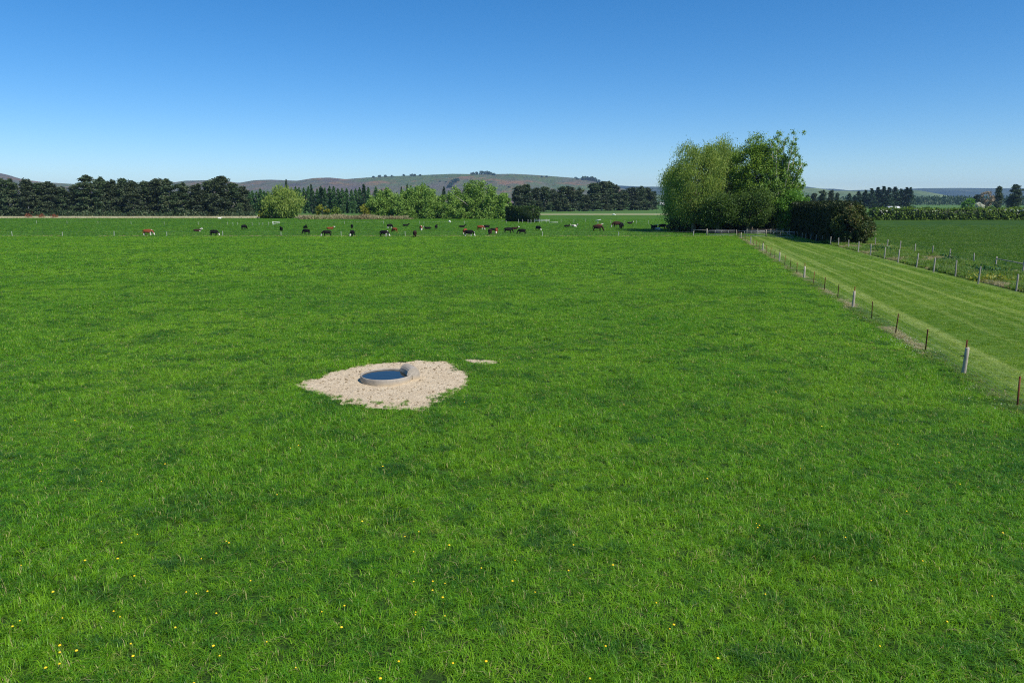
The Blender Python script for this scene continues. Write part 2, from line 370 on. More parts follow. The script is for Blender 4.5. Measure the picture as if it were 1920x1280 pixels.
pad_px = [(544, 723), (580, 714), (620, 701), (660, 690), (700, 682), (760, 679), (800, 677), (830, 679), (845, 683), (858, 693), (874, 698), (880, 706), (872, 715), (868, 723), (858, 733),
          (845, 741), (820, 752), (800, 762), (780, 767), (750, 765), (720, 764), (690, 763), (660, 757), (640, 752), (615, 742), (595, 733), (575, 727)]
pad = [tuple(G(x, y))[:2] for x, y in pad_px]
pad = [(-5.05 + (x + 5.05) * 1.045, 27.3 + (y - 27.3) * 1.05 - .08) for x, y in pad]
# the pad is a fine grid so that hoof marks and humps are real relief
gx = np.arange(-9.5, -1.2, .07); gy = np.arange(22.5, 32.5, .07)
X, Y = np.meshgrid(gx, gy); X = X.ravel(); Y = Y.ravel()
wob = (vnoise(X, Y, .5, 3, 3) - .5) * 1.0
ins = inside(X + wob, Y + wob[::-1] * .5, pad)
Z = .012 + .035 * vnoise(X, Y, .6, 5, 3) + .03 * np.clip(vnoise(X, Y, .16, 8) - .6, -.4, .4)
nx, ny = len(gx), len(gy)
idx = np.arange(nx * ny).reshape(ny, nx)
q = np.stack([idx[:-1, :-1], idx[:-1, 1:], idx[1:, 1:], idx[1:, :-1]], -1).reshape(-1, 4)
q = q[ins[q].all(1)]
used, inv = np.unique(q.ravel(), return_inverse=True)
me = mesh_np('gravel_pad', np.stack([X, Y, Z], -1)[used], inv.reshape(-1, 4), M['gravel'], smooth=True)
tag(link('gravel_pad', me), kind='structure')
sp = []
for (x, y, r) in ((885, 676, .2), (909, 679.5, .34), (921, 678, .12)):
    c = G(x, y); sp.append((c.x, c.y, r))
mb = MB()
for (x, y, r) in sp:
    n = 22; V = [(x + math.cos(6.283 * k / n) * r * (1.5 + .5 * random.random()), y + math.sin(6.283 * k / n) * r * (1 + .5 * random.random()), .02) for k in range(n)] + [(x, y, .04)]
    mb.add(V, f3=[(k, (k + 1) % n, n) for k in range(n)])
tag(mb.build('dirt', M['gravel']), kind='structure')
def in_pad(x, y, shrink=0.0):
    w = (vnoise(x, y, .5, 3, 3) - .5) * 1.0
    r = inside(x + w, y + w * .5, pad)
    for (sx_, sy_, sr) in sp: r |= ((x - sx_) / 1.6) ** 2 + (y - sy_) ** 2 < sr * sr
    return r
# clods and trampled dung on the pad: nobody could count them
mb = MB()
for i in range(750):
    while True:
        x, y = random.uniform(-9, -1.4), random.uniform(23, 32)
        if inside(np.array([x]), np.array([y]), pad)[0] and math.hypot(x + 5.05, y - 27.5) > 1.3: break
    r = random.choice((.02, .025, .03, .04, .055)) * random.uniform(.7, 1.3); h = r * random.uniform(.3, .7); n = 6; a0 = random.random() * 6
    V = [(x + math.cos(a0 + k * 1.047) * r * random.uniform(.6, 1.2), y + math.sin(a0 + k * 1.047) * r * random.uniform(.6, 1.2), .02) for k in range(n)]
    V += [(x + (v[0] - x) * .6, y + (v[1] - y) * .6, .02 + h) for v in V[:n]] + [(x, y, .02 + h * 1.1)]
    mb.add(V, f4=[(k, (k + 1) % n, n + (k + 1) % n, n + k) for k in range(n)], f3=[(n + k, n + (k + 1) % n, 2 * n) for k in range(n)])
tag(mb.build('clods', M['clod']), 'small dark clods scattered over the bare pad', 'clods', kind='stuff')

# ------------------------------------------------------------------ grass
HID = bpy.data.collections.new('grass sources')
def patch(name, n, radius, hmin, hmax, width, mat, seed, lean=.7, flop=.35, tus=11):
    r = np.random.RandomState(seed); nt_ = max(3, n // tus); ti = r.randint(0, nt_, n)
    ta = r.rand(nt_) * 6.283; td = np.sqrt(r.rand(nt_)) * radius; sp_ = radius * 1.1 / math.sqrt(nt_)
    bx = np.cos(ta[ti]) * td[ti] + r.randn(n) * sp_ * .55; by = np.sin(ta[ti]) * td[ti] + r.randn(n) * sp_ * .55; d = np.minimum(np.hypot(bx, by), radius)
    h = hmin + (hmax - hmin) * r.rand(n) ** 1.3
    h *= (1 - .30 * (d / radius) ** 2) * (.7 + .6 * r.rand(nt_))[ti]
    th = (r.rand(nt_) * 6.283)[ti] + r.randn(n) * .9; ln = np.abs(r.randn(n)) * lean * .45 + (r.rand(nt_) * lean * .6)[ti] + .06
    dx, dy = np.cos(th), np.sin(th); px, py = -dy, dx
    w = width * (.6 + .8 * r.rand(n))
    k1 = .5; o1 = h * ln * .35; o2 = h * ln * (1 + flop * r.rand(n)); z1 = h * .58; z2 = h * np.clip(1 - .45 * ln * ln, .25, 1)
    V = np.stack([np.stack([bx - px * w, by - py * w, 0 * h - .01], -1), np.stack([bx + px * w, by + py * w, 0 * h - .01], -1),
                  np.stack([bx + dx * o1 + px * w * .8, by + dy * o1 + py * w * .8, z1], -1), np.stack([bx + dx * o1 - px * w * .8, by + dy * o1 - py * w * .8, z1], -1),
                  np.stack([bx + dx * o2, by + dy * o2, z2], -1)], 1).reshape(-1, 3)
    i = np.arange(n)[:, None] * 5
    tint = np.repeat(np.clip(.55 * r.rand(nt_)[ti] + .45 * r.rand(n) + np.where(r.rand(n) > .965, .5, 0), 0, 1), 5)
    me = mesh_np(name, V, [i + np.array([[0, 1, 2, 3]]), i + np.array([[3, 2, 4]])], mat, {'tint': tint})
    return me
def source(prefix, count, **kw):
    c = bpy.data.collections.new(prefix); HID.children.link(c)
    for k in range(count):
        kw['seed'] = hash_(prefix) + k
        link(f'{prefix}_{k:02d}', patch(f'{prefix}_{k:02d}', **kw), col=c)
    return c
def hash_(s): return sum(ord(ch) * (i + 3) for i, ch in enumerate(s)) % 9000
def scatter(name, P, scl, src, nsrc, mat, label, cat='grass', tilt=.12, seed=1):
    """one stuff object: instances of the source tufts on given points"""
    n = len(P); r = np.random.RandomState(seed)
    rot = np.stack([(r.rand(n) - .5) * tilt, (r.rand(n) - .5) * tilt, r.rand(n) * 6.283], -1)
    me = bpy.data.meshes.new(name); me.vertices.add(n); me.vertices.foreach_set('co', np.asarray(P, np.float32).ravel()); me.materials.append(mat)
    for k, a, ty, f in (('rot', rot, 'FLOAT_VECTOR', 'vector'), ('scl', scl, 'FLOAT_VECTOR', 'vector')):
        at_ = me.attributes.new(k, ty, 'POINT'); at_.data.foreach_set(f, np.asarray(a, np.float32).ravel())
    at_ = me.attributes.new('pick', 'INT', 'POINT'); at_.data.foreach_set('value', r.randint(0, nsrc, n).astype(np.int32))
    o = link(name, me)
    g = bpy.data.node_groups.new(name + ' scatter', 'GeometryNodeTree')
    g.interface.new_socket('Geometry', in_out='INPUT', socket_type='NodeSocketGeometry'); g.interface.new_socket('Geometry', in_out='OUTPUT', socket_type='NodeSocketGeometry')
    N = g.nodes; gi = N.new('NodeGroupInput'); go = N.new('NodeGroupOutput'); io = N.new('GeometryNodeInstanceOnPoints'); ci = N.new('GeometryNodeCollectionInfo')
    ci.inputs['Collection'].default_value = src; ci.inputs['Separate Children'].default_value = True; ci.inputs['Reset Children'].default_value = True
    io.inputs['Pick Instance'].default_value = True
    def na(nm, ty):
        q = N.new('GeometryNodeInputNamedAttribute'); q.data_type = ty; q.inputs['Name'].default_value = nm; return q.outputs['Attribute']
    g.links.new(gi.outputs[0], io.inputs['Points']); g.links.new(ci.outputs[0], io.inputs['Instance'])
    g.links.new(na('pick', 'INT'), io.inputs['Instance Index']); g.links.new(na('rot', 'FLOAT_VECTOR'), io.inputs['Rotation']); g.links.new(na('scl', 'FLOAT_VECTOR'), io.inputs['Scale'])
    g.links.new(io.outputs[0], go.inputs[0])
    md = o.modifiers.new('scatter', 'NODES'); md.node_group = g
    return tag(o, label, cat, kind='stuff')
def spread(y0, y1, per_m2, seed, margin=6.0, half=.80):
    """even random points over the wedge of ground the photo looks at, with a margin for a side step"""
    r = np.random.RandomState(seed); wmax = y1 * half + margin; g = 1 / math.sqrt(per_m2)
    X, Y = np.meshgrid(np.arange(-wmax, wmax, g), np.arange(y0, y1, g)); X = X.ravel(); Y = Y.ravel()
    x = X + (r.rand(len(X)) - .5) * g * 1.1; y = Y + (r.rand(len(X)) - .5) * g * 1.1
    k = np.abs(x) < y * half + margin
    return x[k], y[k]
def lushness(x, y): return vnoise(x, y, 1.7, 21, 2) * .55 + vnoise(x, y, 5.5, 33, 2) * .45
src_near = source('near_tuft', 8, n=120, radius=.25, hmin=.04, hmax=.18, width=.0046, mat=M['grass'], lean=1.6, flop=.6)
src_mid = source('mid_tuft', 6, n=170, radius=.42, hmin=.06, hmax=.15, width=.0062, mat=M['grass'], lean=1.6, flop=.6)
src_far = source('far_tuft', 5, n=200, radius=.95, hmin=.06, hmax=.15, width=.014, mat=M['grass'], lean=1.6, flop=.6)
src_lane_n = source('lane_tuft', 5, n=200, radius=.45, hmin=.02, hmax=.06, width=.006, mat=M['lane_grass'])
src_lane_f = source('lane_far_tuft', 5, n=200, radius=.95, hmin=.02, hmax=.06, width=.013, mat=M['lane_grass'])
src_rank = source('rank_tuft', 6, n=150, radius=.30, hmin=.12, hmax=.42, width=.010, mat=M['rank_grass'], lean=.9)
src_dry = source('dry_tuft', 5, n=110, radius=.26, hmin=.08, hmax=.30, width=.006, mat=M['dry_grass'], lean=1.2)

def near_zone(y0, y1, dens, seed, src, k, base, nm):
    x, y = spread(y0, y1, dens, seed)
    keep = (x < line_x(A_LINE, y) - .15) & (y < YF) & ~in_pad(x, y)
    x, y = x[keep], y[keep]; lu = lushness(x, y)
    s = base * (.72 + .9 * np.clip(lu - .42, 0, .4) / .4 + .25 * np.random.RandomState(seed + 5).rand(len(x)))
    scl = np.stack([np.full(len(x), 1.0), np.full(len(x), 1.0), s], -1)
    return scatter('grass', np.stack([x, y, 0 * x], -1), scl, src, k, M['grass'], nm, seed=seed)
near_zone(6.5, 30, 15, 101, src_near, 8, 1.0, 'thick green pasture grass nearest the camera in the open paddock')
near_zone(30, 68, 6.5, 102, src_mid, 6, 1.05, 'green pasture grass in the middle of the paddock around and beyond the trough')
near_zone(68, YF, 1.7, 103, src_far, 5, 1.1, 'green pasture grass at the far end of the paddock before the cattle')
# long pale strands arching over the sward, and yellowing tufts
src_strand = source('strand_tuft', 6, n=16, radius=.16, hmin=.14, hmax=.26, width=.0036, mat=M['grass'], lean=2.2, flop=.9, tus=4)
x, y = spread(7, 45, 2.2, 104); k = (x < line_x(A_LINE, y) - .2) & ~in_pad(x, y) & (vnoise(x, y, 2.8, 71, 2) > .42); x, y = x[k], y[k]
scatter('grass', np.stack([x, y, 0 * x], -1), np.stack([1 + 0 * x, 1 + 0 * x, .7 + .5 * np.random.RandomState(6).rand(len(x))], -1), src_strand, 6, M['grass'], 'long pale strands arching over the near pasture grass', seed=105)
M['yellow_grass'] = grass_blade('yellowing grass', (.23, .34, .04), (.32, .38, .07), (.15, .28, .03), (.50, .44, .22), .25)
src_yel = source('yellow_tuft', 4, n=60, radius=.2, hmin=.05, hmax=.16, width=.004, mat=M['yellow_grass'], lean=1.6, flop=.6)
x, y = spread(7, 60, 1.6, 106); k = (x < line_x(A_LINE, y) - .2) & ~in_pad(x, y) & (vnoise(x, y, 1.3, 87, 3) > .60); x, y = x[k], y[k]
scatter('grass', np.stack([x, y, 0 * x], -1), np.stack([1 + 0 * x, 1 + 0 * x, .8 + .5 * np.random.RandomState(8).rand(len(x))], -1), src_yel, 4, M['yellow_grass'], 'yellowing patches of grass in the near paddock', seed=107)
# mown lane
x, y = spread(20, 75, 5.0, 111); k = (x > line_x(A_LINE, y) + .2) & (x < line_x(B_LINE, y) - .4); x, y = x[k], y[k]
scatter('grass', np.stack([x, y, 0 * x + .004], -1), np.stack([1 + 0 * x, 1 + 0 * x, .7 + .7 * vnoise(x, y, 1.2, 4)], -1), src_lane_n, 5, M['lane_grass'], 'short mown grass on the near part of the lane between fences', seed=111)
x, y = spread(75, YF, 1.5, 112); k = (x > line_x(A_LINE, y) + .2) & (x < line_x(B_LINE, y) - .4); x, y = x[k], y[k]
scatter('grass', np.stack([x, y, 0 * x + .004], -1), np.stack([1 + 0 * x, 1 + 0 * x, .7 + .7 * vnoise(x, y, 1.2, 4)], -1), src_lane_f, 5, M['lane_grass'], 'short mown grass on the far part of the lane toward the gates', seed=112)
# right-hand pasture and cow field keep modelled grass as far as the blades show
M['right_grass'] = grass_blade('right pasture grass', (.052, .150, .009), (.095, .205, .011), (.03, .11, .013), (.3, .3, .12), .03)
src_right = source('right_tuft', 4, n=200, radius=.95, hmin=.06, hmax=.15, width=.014, mat=M['right_grass'], lean=1.1)
x, y = spread(50, 230, 1.5, 113); k = (x > line_x(C_LINE, y) + .5) & (np.random.RandomState(3).rand(len(x)) > (y - 110) / 120) & ((y < 120) | (x > 62)); x, y = x[k], y[k]
scatter('grass', np.stack([x, y, 0 * x + .012], -1), np.stack([1 + 0 * x, 1 + 0 * x, .7 + .6 * lushness(x, y)], -1), src_right, 4, M['right_grass'], 'green grass of the pasture right of the double fence', seed=113)
M['cow_grass'] = grass_blade('cattle field grass', (.070, .215, .012), (.110, .265, .014), (.036, .140, .016), (.3, .3, .12), .02)
src_cow = source('cow_tuft', 4, n=300, radius=2.3, hmin=.06, hmax=.20, width=.030, mat=M['cow_grass'], lean=1.6, flop=.6, tus=9)
x, y = spread(150.5, 310, .20, 121); k = (x < 62) & ((y < 300) | (x < -24)); x, y = x[k], y[k]
scatter('grass', np.stack([x, y, 0 * x + .016], -1), np.stack([1 + 0 * x, 1 + 0 * x, .6 + .7 * lushness(x * .5, y * .25)], -1), src_cow, 4, M['cow_grass'], 'grazed green grass of the field the cattle stand in', seed=121)
# rank verge between fences B and C, with dry clumps
x, y = spread(40, 130, 7, 114); k = (x > line_x(B_LINE, y) + .25) & (x < line_x(C_LINE, y) + .6); x, y = x[k], y[k]
v = vnoise(x, y, 2.2, 51, 2); s = .6 + 1.9 * v ** 1.4
kd = vnoise(x, y, 2.6, 77, 2) > .60
scatter('grass', np.stack([x, y, 0 * x + .008], -1)[~kd], np.stack([1 + 0 * x, 1 + 0 * x, s], -1)[~kd], src_rank, 6, M['rank_grass'], 'long rank blue-green grass between the two post fences', seed=114)
scatter('dry_grass', np.stack([x, y, 0 * x + .008], -1)[kd], np.stack([1 + 0 * x, 1 + 0 * x, s * .9], -1)[kd], src_dry, 5, M['dry_grass'], 'dead tan grass clumps between the two post fences', seed=115)
# fence line A: grey dry grass and rank tufts under the wires
r_ = np.random.RandomState(9); y = 6 + r_.rand(2600) ** 1.0 * 143; x = line_x(A_LINE, y) + r_.randn(2600) * .22
kd = vnoise(x, y, 2.4, 61, 2) > .46
s = .25 + .45 * r_.rand(2600)
scatter('dry_grass', np.stack([x, y, 0 * x], -1)[kd], np.stack([1 + 0 * x, 1 + 0 * x, s], -1)[kd], src_dry, 5, M['dry_grass'], 'dry grey grass under the wires of the long rusty-stake fence', seed=116)
scatter('grass', np.stack([x, y, 0 * x], -1)[~kd], np.stack([1 + 0 * x, 1 + 0 * x, s * .8], -1)[~kd], src_rank, 6, M['rank_grass'], 'rank tufts under the wires of the long rusty-stake fence', seed=117)
# dry seam along the far fence
x = r_.rand(1500) * 330 - 190; y = YF + r_.randn(1500) * .6; k = (x < 46) & (vnoise(x, y, 9, 4) > .38)
scatter('dry_grass', np.stack([x, y, 0 * x], -1)[k], np.stack([1.2 + 0 * x, 1.2 + 0 * x, .6 + .5 * r_.rand(1500)], -1)[k], src_dry, 5, M['dry_grass'], 'pale dry grass seam under the far fence of the paddock', seed=118)
# lush dark clumps over old dung pats
r_ = np.random.RandomState(40); x, y = spread(8, 110, 1.0, 41); k = (np.random.RandomState(2).rand(len(x)) < .07) & (x < line_x(A_LINE, y) - .6) & ~in_pad(x, y); x, y = x[k], y[k]
pts = []; sc = []
for cx, cy in list(zip(x, y)) + [tuple(G(*p))[:2] for p in ((1580, 905), (1470, 1235), (1190, 860), (960, 640), (1480, 655), (1600, 678), (860, 965), (1010, 855), (390, 750), (1330, 765), (1450, 1010), (250, 960), (560, 940))]:
    n = r_.randint(3, 9); R_ = r_.uniform(.15, .55)
    for _ in range(n): pts.append((cx + r_.randn() * R_ * 1.3, cy + r_.randn() * R_ * .7, 0)); q_ = r_.uniform(.28, .62); sc.append((.8, .8, q_))
M['lush'] = grass_blade('lush clump grass', (.034, .13, .017), (.05, .16, .018), (.026, .10, .018), (.13, .24, .03), .05)
src_lush = source('lush_tuft', 5, n=150, radius=.26, hmin=.10, hmax=.34, width=.005, mat=M['lush'], lean=.9)
scatter('grass', pts, sc, src_lush, 5, M['lush'], 'dark lush clumps of longer grass dotted about the paddock', seed=119)
# ragged tufts creeping over the pad's edge
pts = []; sc = []
for i, (x0, y0) in enumerate(pad):
    x1, y1 = pad[(i + 1) % len(pad)]
    L_ = math.hypot(x1 - x0, y1 - y0)
    for k in range(int(L_ * 7)):
        u = r_.rand(); pts.append((x0 + (x1 - x0) * u + r_.randn() * .12, y0 + (y1 - y0) * u + r_.randn() * .12, .01)); q_ = r_.uniform(.4, .9) if r_.rand() > .3 else r_.uniform(.9, 1.3); sc.append((.45, .45, q_))
for px, py, n in ((838, 742, 26), (852, 735, 14), (822, 748, 10), (628, 746, 6), (655, 752, 5), (560, 724, 8), (705, 757, 6), (748, 758, 5)):
    c = G(px, py)
    for k in range(n): pts.append((c.x + r_.randn() * .22, c.y + r_.randn() * .2, .02)); sc.append((.4, .4, r_.uniform(.4, 1.0)))
scatter('grass', pts, sc, src_near, 8, M['grass'], 'grass tufts straggling over the rim of the bare gravel pad', seed=120)
# daisies along the fence foot
mb = MB()
for px, py, n, sx_ in ((1690, 640, 26, .5), (1715, 655, 22, .5), (1735, 668, 8, .5), (1560, 560, 10, .5), (1620, 600, 8, .4), (1812, 735, 3, .3), (1836, 755, 4, .4)):
    c = G(px, py)
    for k in range(n):
        x = c.x + random.gauss(0, sx_); y = c.y + random.gauss(0, sx_); z = random.uniform(.10, .16); r = random.uniform(.012, .02); a0 = random.random() * 6
        mb.add([(x + math.cos(a0 + j * 1.047) * r, y + math.sin(a0 + j * 1.047) * r, z) for j in range(6)] + [(x, y, z + .008)], f3=[(j, (j + 1) % 6, 6) for j in range(6)])
tag(mb.build('daisies', M['daisy']), 'tiny white daisies scattered along the foot of the rusty-stake fence', 'daisies', kind='stuff')

# ------------------------------------------------------------------ trough
TC = Vector((-5.02, 27.55, 0))
def lathe(profile, n=64):
    V = [(r * math.cos(6.2832 * k / n), r * math.sin(6.2832 * k / n), z) for r, z in profile for k in range(n)]; m = len(profile)
    return V, [(i * n + k, i * n + (k + 1) % n, (i + 1) * n + (k + 1) % n, (i + 1) * n + k) for i in range(m - 1) for k in range(n)]
root = tag(empty('water_trough', TC), 'round grey concrete stock trough standing on the bare gravel pad', 'trough')
mb = MB(); prof = [(1.0, -.05), (1.02, .10), (1.015, .22), (1.01, .265), (1.003, .278), (.993, .283), (.981, .278), (.974, .26), (.955, .0), (.0, -.02)]
mb.add(*lathe(prof)[:1], f4=lathe(prof)[1])
mb.build('basin', M['concrete'], root, smooth=True)
# hooded float cover: a curved slab over a chord of the basin, standing outside the rim at the right rear
ca = math.radians(28); e = Vector((math.cos(ca), math.sin(ca), 0)); tdir = Vector((-math.sin(ca), math.cos(ca), 0))
prof = [(.74, .18), (.76, .25), (.80, .37), (.86, .445), (.94, .495), (1.03, .515), (1.12, .50), (1.20, .45), (1.26, .375), (1.295, .27), (1.31, .15), (1.32, -.03), (.99, -.03), (.985, .22)]
def slab(prof, ws, bow=.05):
    V = []; m = len(prof)
    for w in ws:
        for (a_, z) in prof:
            p = e * (a_ - bow * (w / .45) ** 2) + tdir * w; V.append((p.x, p.y, z))
    f4 = [(j * m + k, j * m + (k + 1) % m, (j + 1) * m + (k + 1) % m, (j + 1) * m + k) for j in range(len(ws) - 1) for k in range(m)]
    bm = bmesh.new(); vs = [bm.verts.new(v) for v in V]
    for f in f4: bm.faces.new([vs[i] for i in f])
    bm.faces.new(vs[:m]); bm.faces.new(vs[-m:]); bmesh.ops.recalc_face_normals(bm, faces=bm.faces[:])
    me = bpy.data.meshes.new('slab'); bm.to_mesh(me); bm.free(); me.materials.append(M['concrete']); return me
link('float_cover', slab(prof, [-.43, -.425, -.3, -.15, 0, .15, .3, .425, .43]), root)
shrunk = [(.78, .18), (.83, .34), (.94, .455), (1.03, .475), (1.12, .46), (1.19, .41), (1.25, .32), (1.28, .15), (1.29, -.03), (.99, -.03), (.985, .22)]
for s_ in (-1, 1): link('end_wall', slab(shrunk, [s_ * .434, s_ * .442]), root)
n = 64; mb = MB(); mb.add([((.967) * math.cos(6.2832 * k / n), .967 * math.sin(6.2832 * k / n), 0) for k in range(n)] + [(0, 0, 0)], f3=[(k, (k + 1) % n, n) for k in range(n)])
tag(mb.build('water', M['water'], loc=TC + Vector((0, 0, .225))), kind='structure')

# ------------------------------------------------------------------ fences
def post_mesh(name, h, r, seed, mat, top=.93, sides=10, depth=.3):
    rs = np.random.RandomState(seed); zs = [-depth, 0, h * .33, h * .66, h - .02, h]
    rad = [r, r * 1.0, r * .99, r * .97, r * top, r * top * .8]
    V = []
    for i, z in enumerate(zs):
        for k in range(sides):
            t_ = 6.2832 * k / sides; rr = rad[i] * (1 + .07 * math.sin(3 * t_ + seed) + .03 * rs.randn())
            V.append((rr * math.cos(t_), rr * math.sin(t_), z + (.012 * rs.randn() if i == 5 else 0)))
    V.append((0, 0, h + .005)); n = len(zs)
    f4 = [(i * sides + k, i * sides + (k + 1) % sides, (i + 1) * sides + (k + 1) % sides, (i + 1) * sides + k) for i in range(n - 1) for k in range(sides)]
    f3 = [((n - 1) * sides + k, (n - 1) * sides + (k + 1) % sides, n * sides) for k in range(sides)]
    return mesh_np(name, V, [np.array(f4), np.array(f3)], mat)
def lean_obj(o, ax, ay): o.rotation_euler = (ax, ay, random.random() * 6.28)
def wires(mb, pts, heights, r):
    for z in heights:
        for a, b in zip(pts[:-1], pts[1:]):
            m_ = [(a[0] + (b[0] - a[0]) * t_, a[1] + (b[1] - a[1]) * t_, z - .03 * 4 * t_ * (1 - t_)) for t_ in (0, .25, .5, .75, 1)]
            mb.tube(m_, r, 4, cap=False)
wood_posts = [post_mesh('post', 1.16, .085, 11 + k, M['post']) for k in range(4)]
small_posts = [post_mesh('post', 1.22, .068, 31 + k, M['oldpost']) for k in range(5)]
def stake_mesh(h):       # steel waratah: three-fin section
    mb = MB()
    for a in (0, 2.094, 4.189): mb.box((.016 * math.cos(a), .016 * math.sin(a), h / 2 - .1), (.034, .009, h + .2), a)
    return mb.mesh('stake', M['rust'])
stake_me = stake_mesh(1.12); tall_me = stake_mesh(1.46)
fa = tag(empty('wire_fence', (float(line_x(A_LINE, 28.5)), 28.5, 0)), 'long wire fence of pale wooden posts and rusty stakes beside the mown lane', 'fence')
def child(name, me, root, x, y, z=0, lean=(0, 0)):
    o = link(name, me, root, (x - root.location.x, y - root.location.y, z)); lean_obj(o, *lean); return o
YS = [9.7 + 18.77 * i for i in range(8)] + [154.0]
lx = lambda y: float(line_x(A_LINE, y))
pw = []
for i, y in enumerate(YS):
    ln = (0, 0) if i != 1 else (0, .02)
    p = child('post', wood_posts[i % 4], fa, lx(y), y, 0, (random.uniform(-.02, .02), random.uniform(-.03, .03)))
    if i < 7: child('stake', tall_me, fa, lx(y) + .04, y + .10, 0, (0, .03))
    if i < 4:
        mb = MB(); mb.tube([(-.22, 0, 0), (-.08, 0, 0)], .022, 6); o = link('insulator', mb.mesh('insulator', M['black']), fa, (lx(y) - fa.location.x, y - fa.location.y, .82))
    pw.append((lx(y), y))
    if i < len(YS) - 1:
        for k in (1, 2, 3):
            yy = y + (YS[i + 1] - y) * k / 4 + random.uniform(-.12, .12)
            child('stake', stake_me, fa, lx(yy), yy, 0, (random.uniform(-.03, .03), random.uniform(-.02, .05)))
mb = MB(); o0 = fa.location
wires(mb, [(x - o0.x, y - o0.y) for x, y in pw], (.12, .24, .38, .54, .72, .92), .0022)
mb.build('wire', M['wire'], fa)
mb = MB()
for i in range(int((154 - 9.7) / .6)):
    y = 9.7 + .6 * i; x = lx(y); mb.tube([(x - o0.x, y - o0.y, .10), (x - o0.x, y - o0.y, .72)], .0016, 3, cap=False)
tag(mb.build('netting', M['wire'], fa), kind='stuff')

fb = tag(empty('wire_fence', (40.4, 56.6, 0)), 'grey post and wire fence along the right edge of the mown lane', 'fence')
bpx = [(1905, 546, 32), (1834, 532.5, 33), (1791, 518, 30), (1750, 511, 28), (1718, 501.5, 26), (1683.5, 492.5, 25), (1658, 485, 21), (1632, 479, 21), (1609, 472.5, 19.5), (1590.5, 464.5, 14.5), (1572, 461, 15), (1556.7, 458.7, 15), (1542, 454, 12), (1530, 451.5, 11.5), (1520, 449.5, 11), (1511, 447.8, 10.5), (1504, 446.5, 10)]
def px_fence(root, lst, meshes, mul=1.0, wire_h=(.25, .5, .75, 1.0), wr=.0025, base_h=1.22, wmat='wire'):
    pts = []
    for i, (x, y, hp) in enumerate(lst):
        p = G(x, y); h = hp * pxm(p.y) * mul; me = meshes[i % len(meshes)]
        o = child('post', me, root, p.x, p.y, 0, (random.uniform(-.03, .03), random.uniform(-.02, .05))); s_ = h / base_h; o.scale = (1, 1, s_)
        pts.append((p.x - root.location.x, p.y - root.location.y))
    mb = MB(); wires(mb, pts, wire_h, wr); mb.build('wire', M[wmat], root)
    return pts
px_fence(fb, [(1990, 571, 36)] + bpx, small_posts)
fc = tag(empty('wire_fence', (50.1, 69.8, 0)), 'grey post and wire fence of the pasture with a rail across its nearest two posts', 'fence')
cpx = [(1916.5, 516, 27), (1866.5, 502.5, 21.5), (1825, 495, 20.5), (1780, 487, 20), (1748, 478, 17), (1715, 474.5, 17), (1687.5, 469, 17), (1663.5, 464, 15), (1641, 459, 13), (1622, 453.5, 10)]
pts = px_fence(fc, cpx, small_posts)
a, b = pts[0], pts[1]; mb = MB(); mb.tube([(a[0], a[1], 1.12), (b[0], b[1], 1.0)], .05, 8); mb.build('rail', M['oldpost'], fc)

# far fence of the paddock: thin white posts
fd = tag(empty('electric_fence', (0, YF, 0)), 'low electric fence of thin white posts between the paddock and the grazing cattle', 'fence')
thin = [post_mesh('post', 1.0, .036, 61 + k, M['thinpost'], sides=8) for k in range(2)]
dpx = [23, 117, 214, 313, 418, 527, 640, 760, 890, 1017, 1160, 1300]
pts = []
for i, px in enumerate([-180, -80] + dpx):
    p = at(px, YF + random.uniform(-.1, .1)); o = child('post', thin[i % 2], fd, p.x, p.y, 0, (0, random.uniform(-.08, .05))); pts.append((p.x, p.y - YF))
    o.scale = (1, 1, random.uniform(.9, 1.1))
mb = MB(); wires(mb, pts, (.45, .9), .004); mb.build('wire', M['wire'], fd)
# middle fence in the cattle field
YE = depth = G(300, 421).y
fe = tag(empty('electric_fence', (0, YE, 0)), 'faint electric fence of thin pale posts crossing the field behind the cattle', 'fence')
epx = [(-60, 420), (69, 420), (126, 420), (184, 420.5), (246, 421), (308, 421.5), (372, 422), (427, 422.5), (437, 422.8), (446, 423), (473, 423), (486, 423), (493, 423), (504, 422.5), (646, 421), (719, 420), (787, 420.5), (795, 421), (871, 420), (950, 419)]
pts = []
for i, (px, py) in enumerate(epx):
    p = G(px, py); o = child('post', thin[i % 2], fe, p.x, p.y); o.scale = (.8, .8, 1.0); pts.append((p.x, p.y - YE))
mb = MB(); wires(mb, pts, (.8,), .005); mb.build('wire', M['wire'], fe)
ff = tag(empty('electric_fence', tuple(G(1098, 416))), 'thin post fence running right from the clipped hedge behind the cattle', 'fence')
pts = []
for i, (px, py) in enumerate([(1052, 418), (1076, 418), (1098, 416.5), (1145, 419), (1170, 420), (1193, 419.8), (1216, 420)]):
    p = G(px, py); o = child('post', thin[i % 2], ff, p.x, p.y); o.scale = (.9, .9, 1.15); pts.append((p.x - ff.location.x, p.y - ff.location.y))
mb = MB(); wires(mb, pts, (.8,), .005); mb.build('wire', M['wire'], ff)
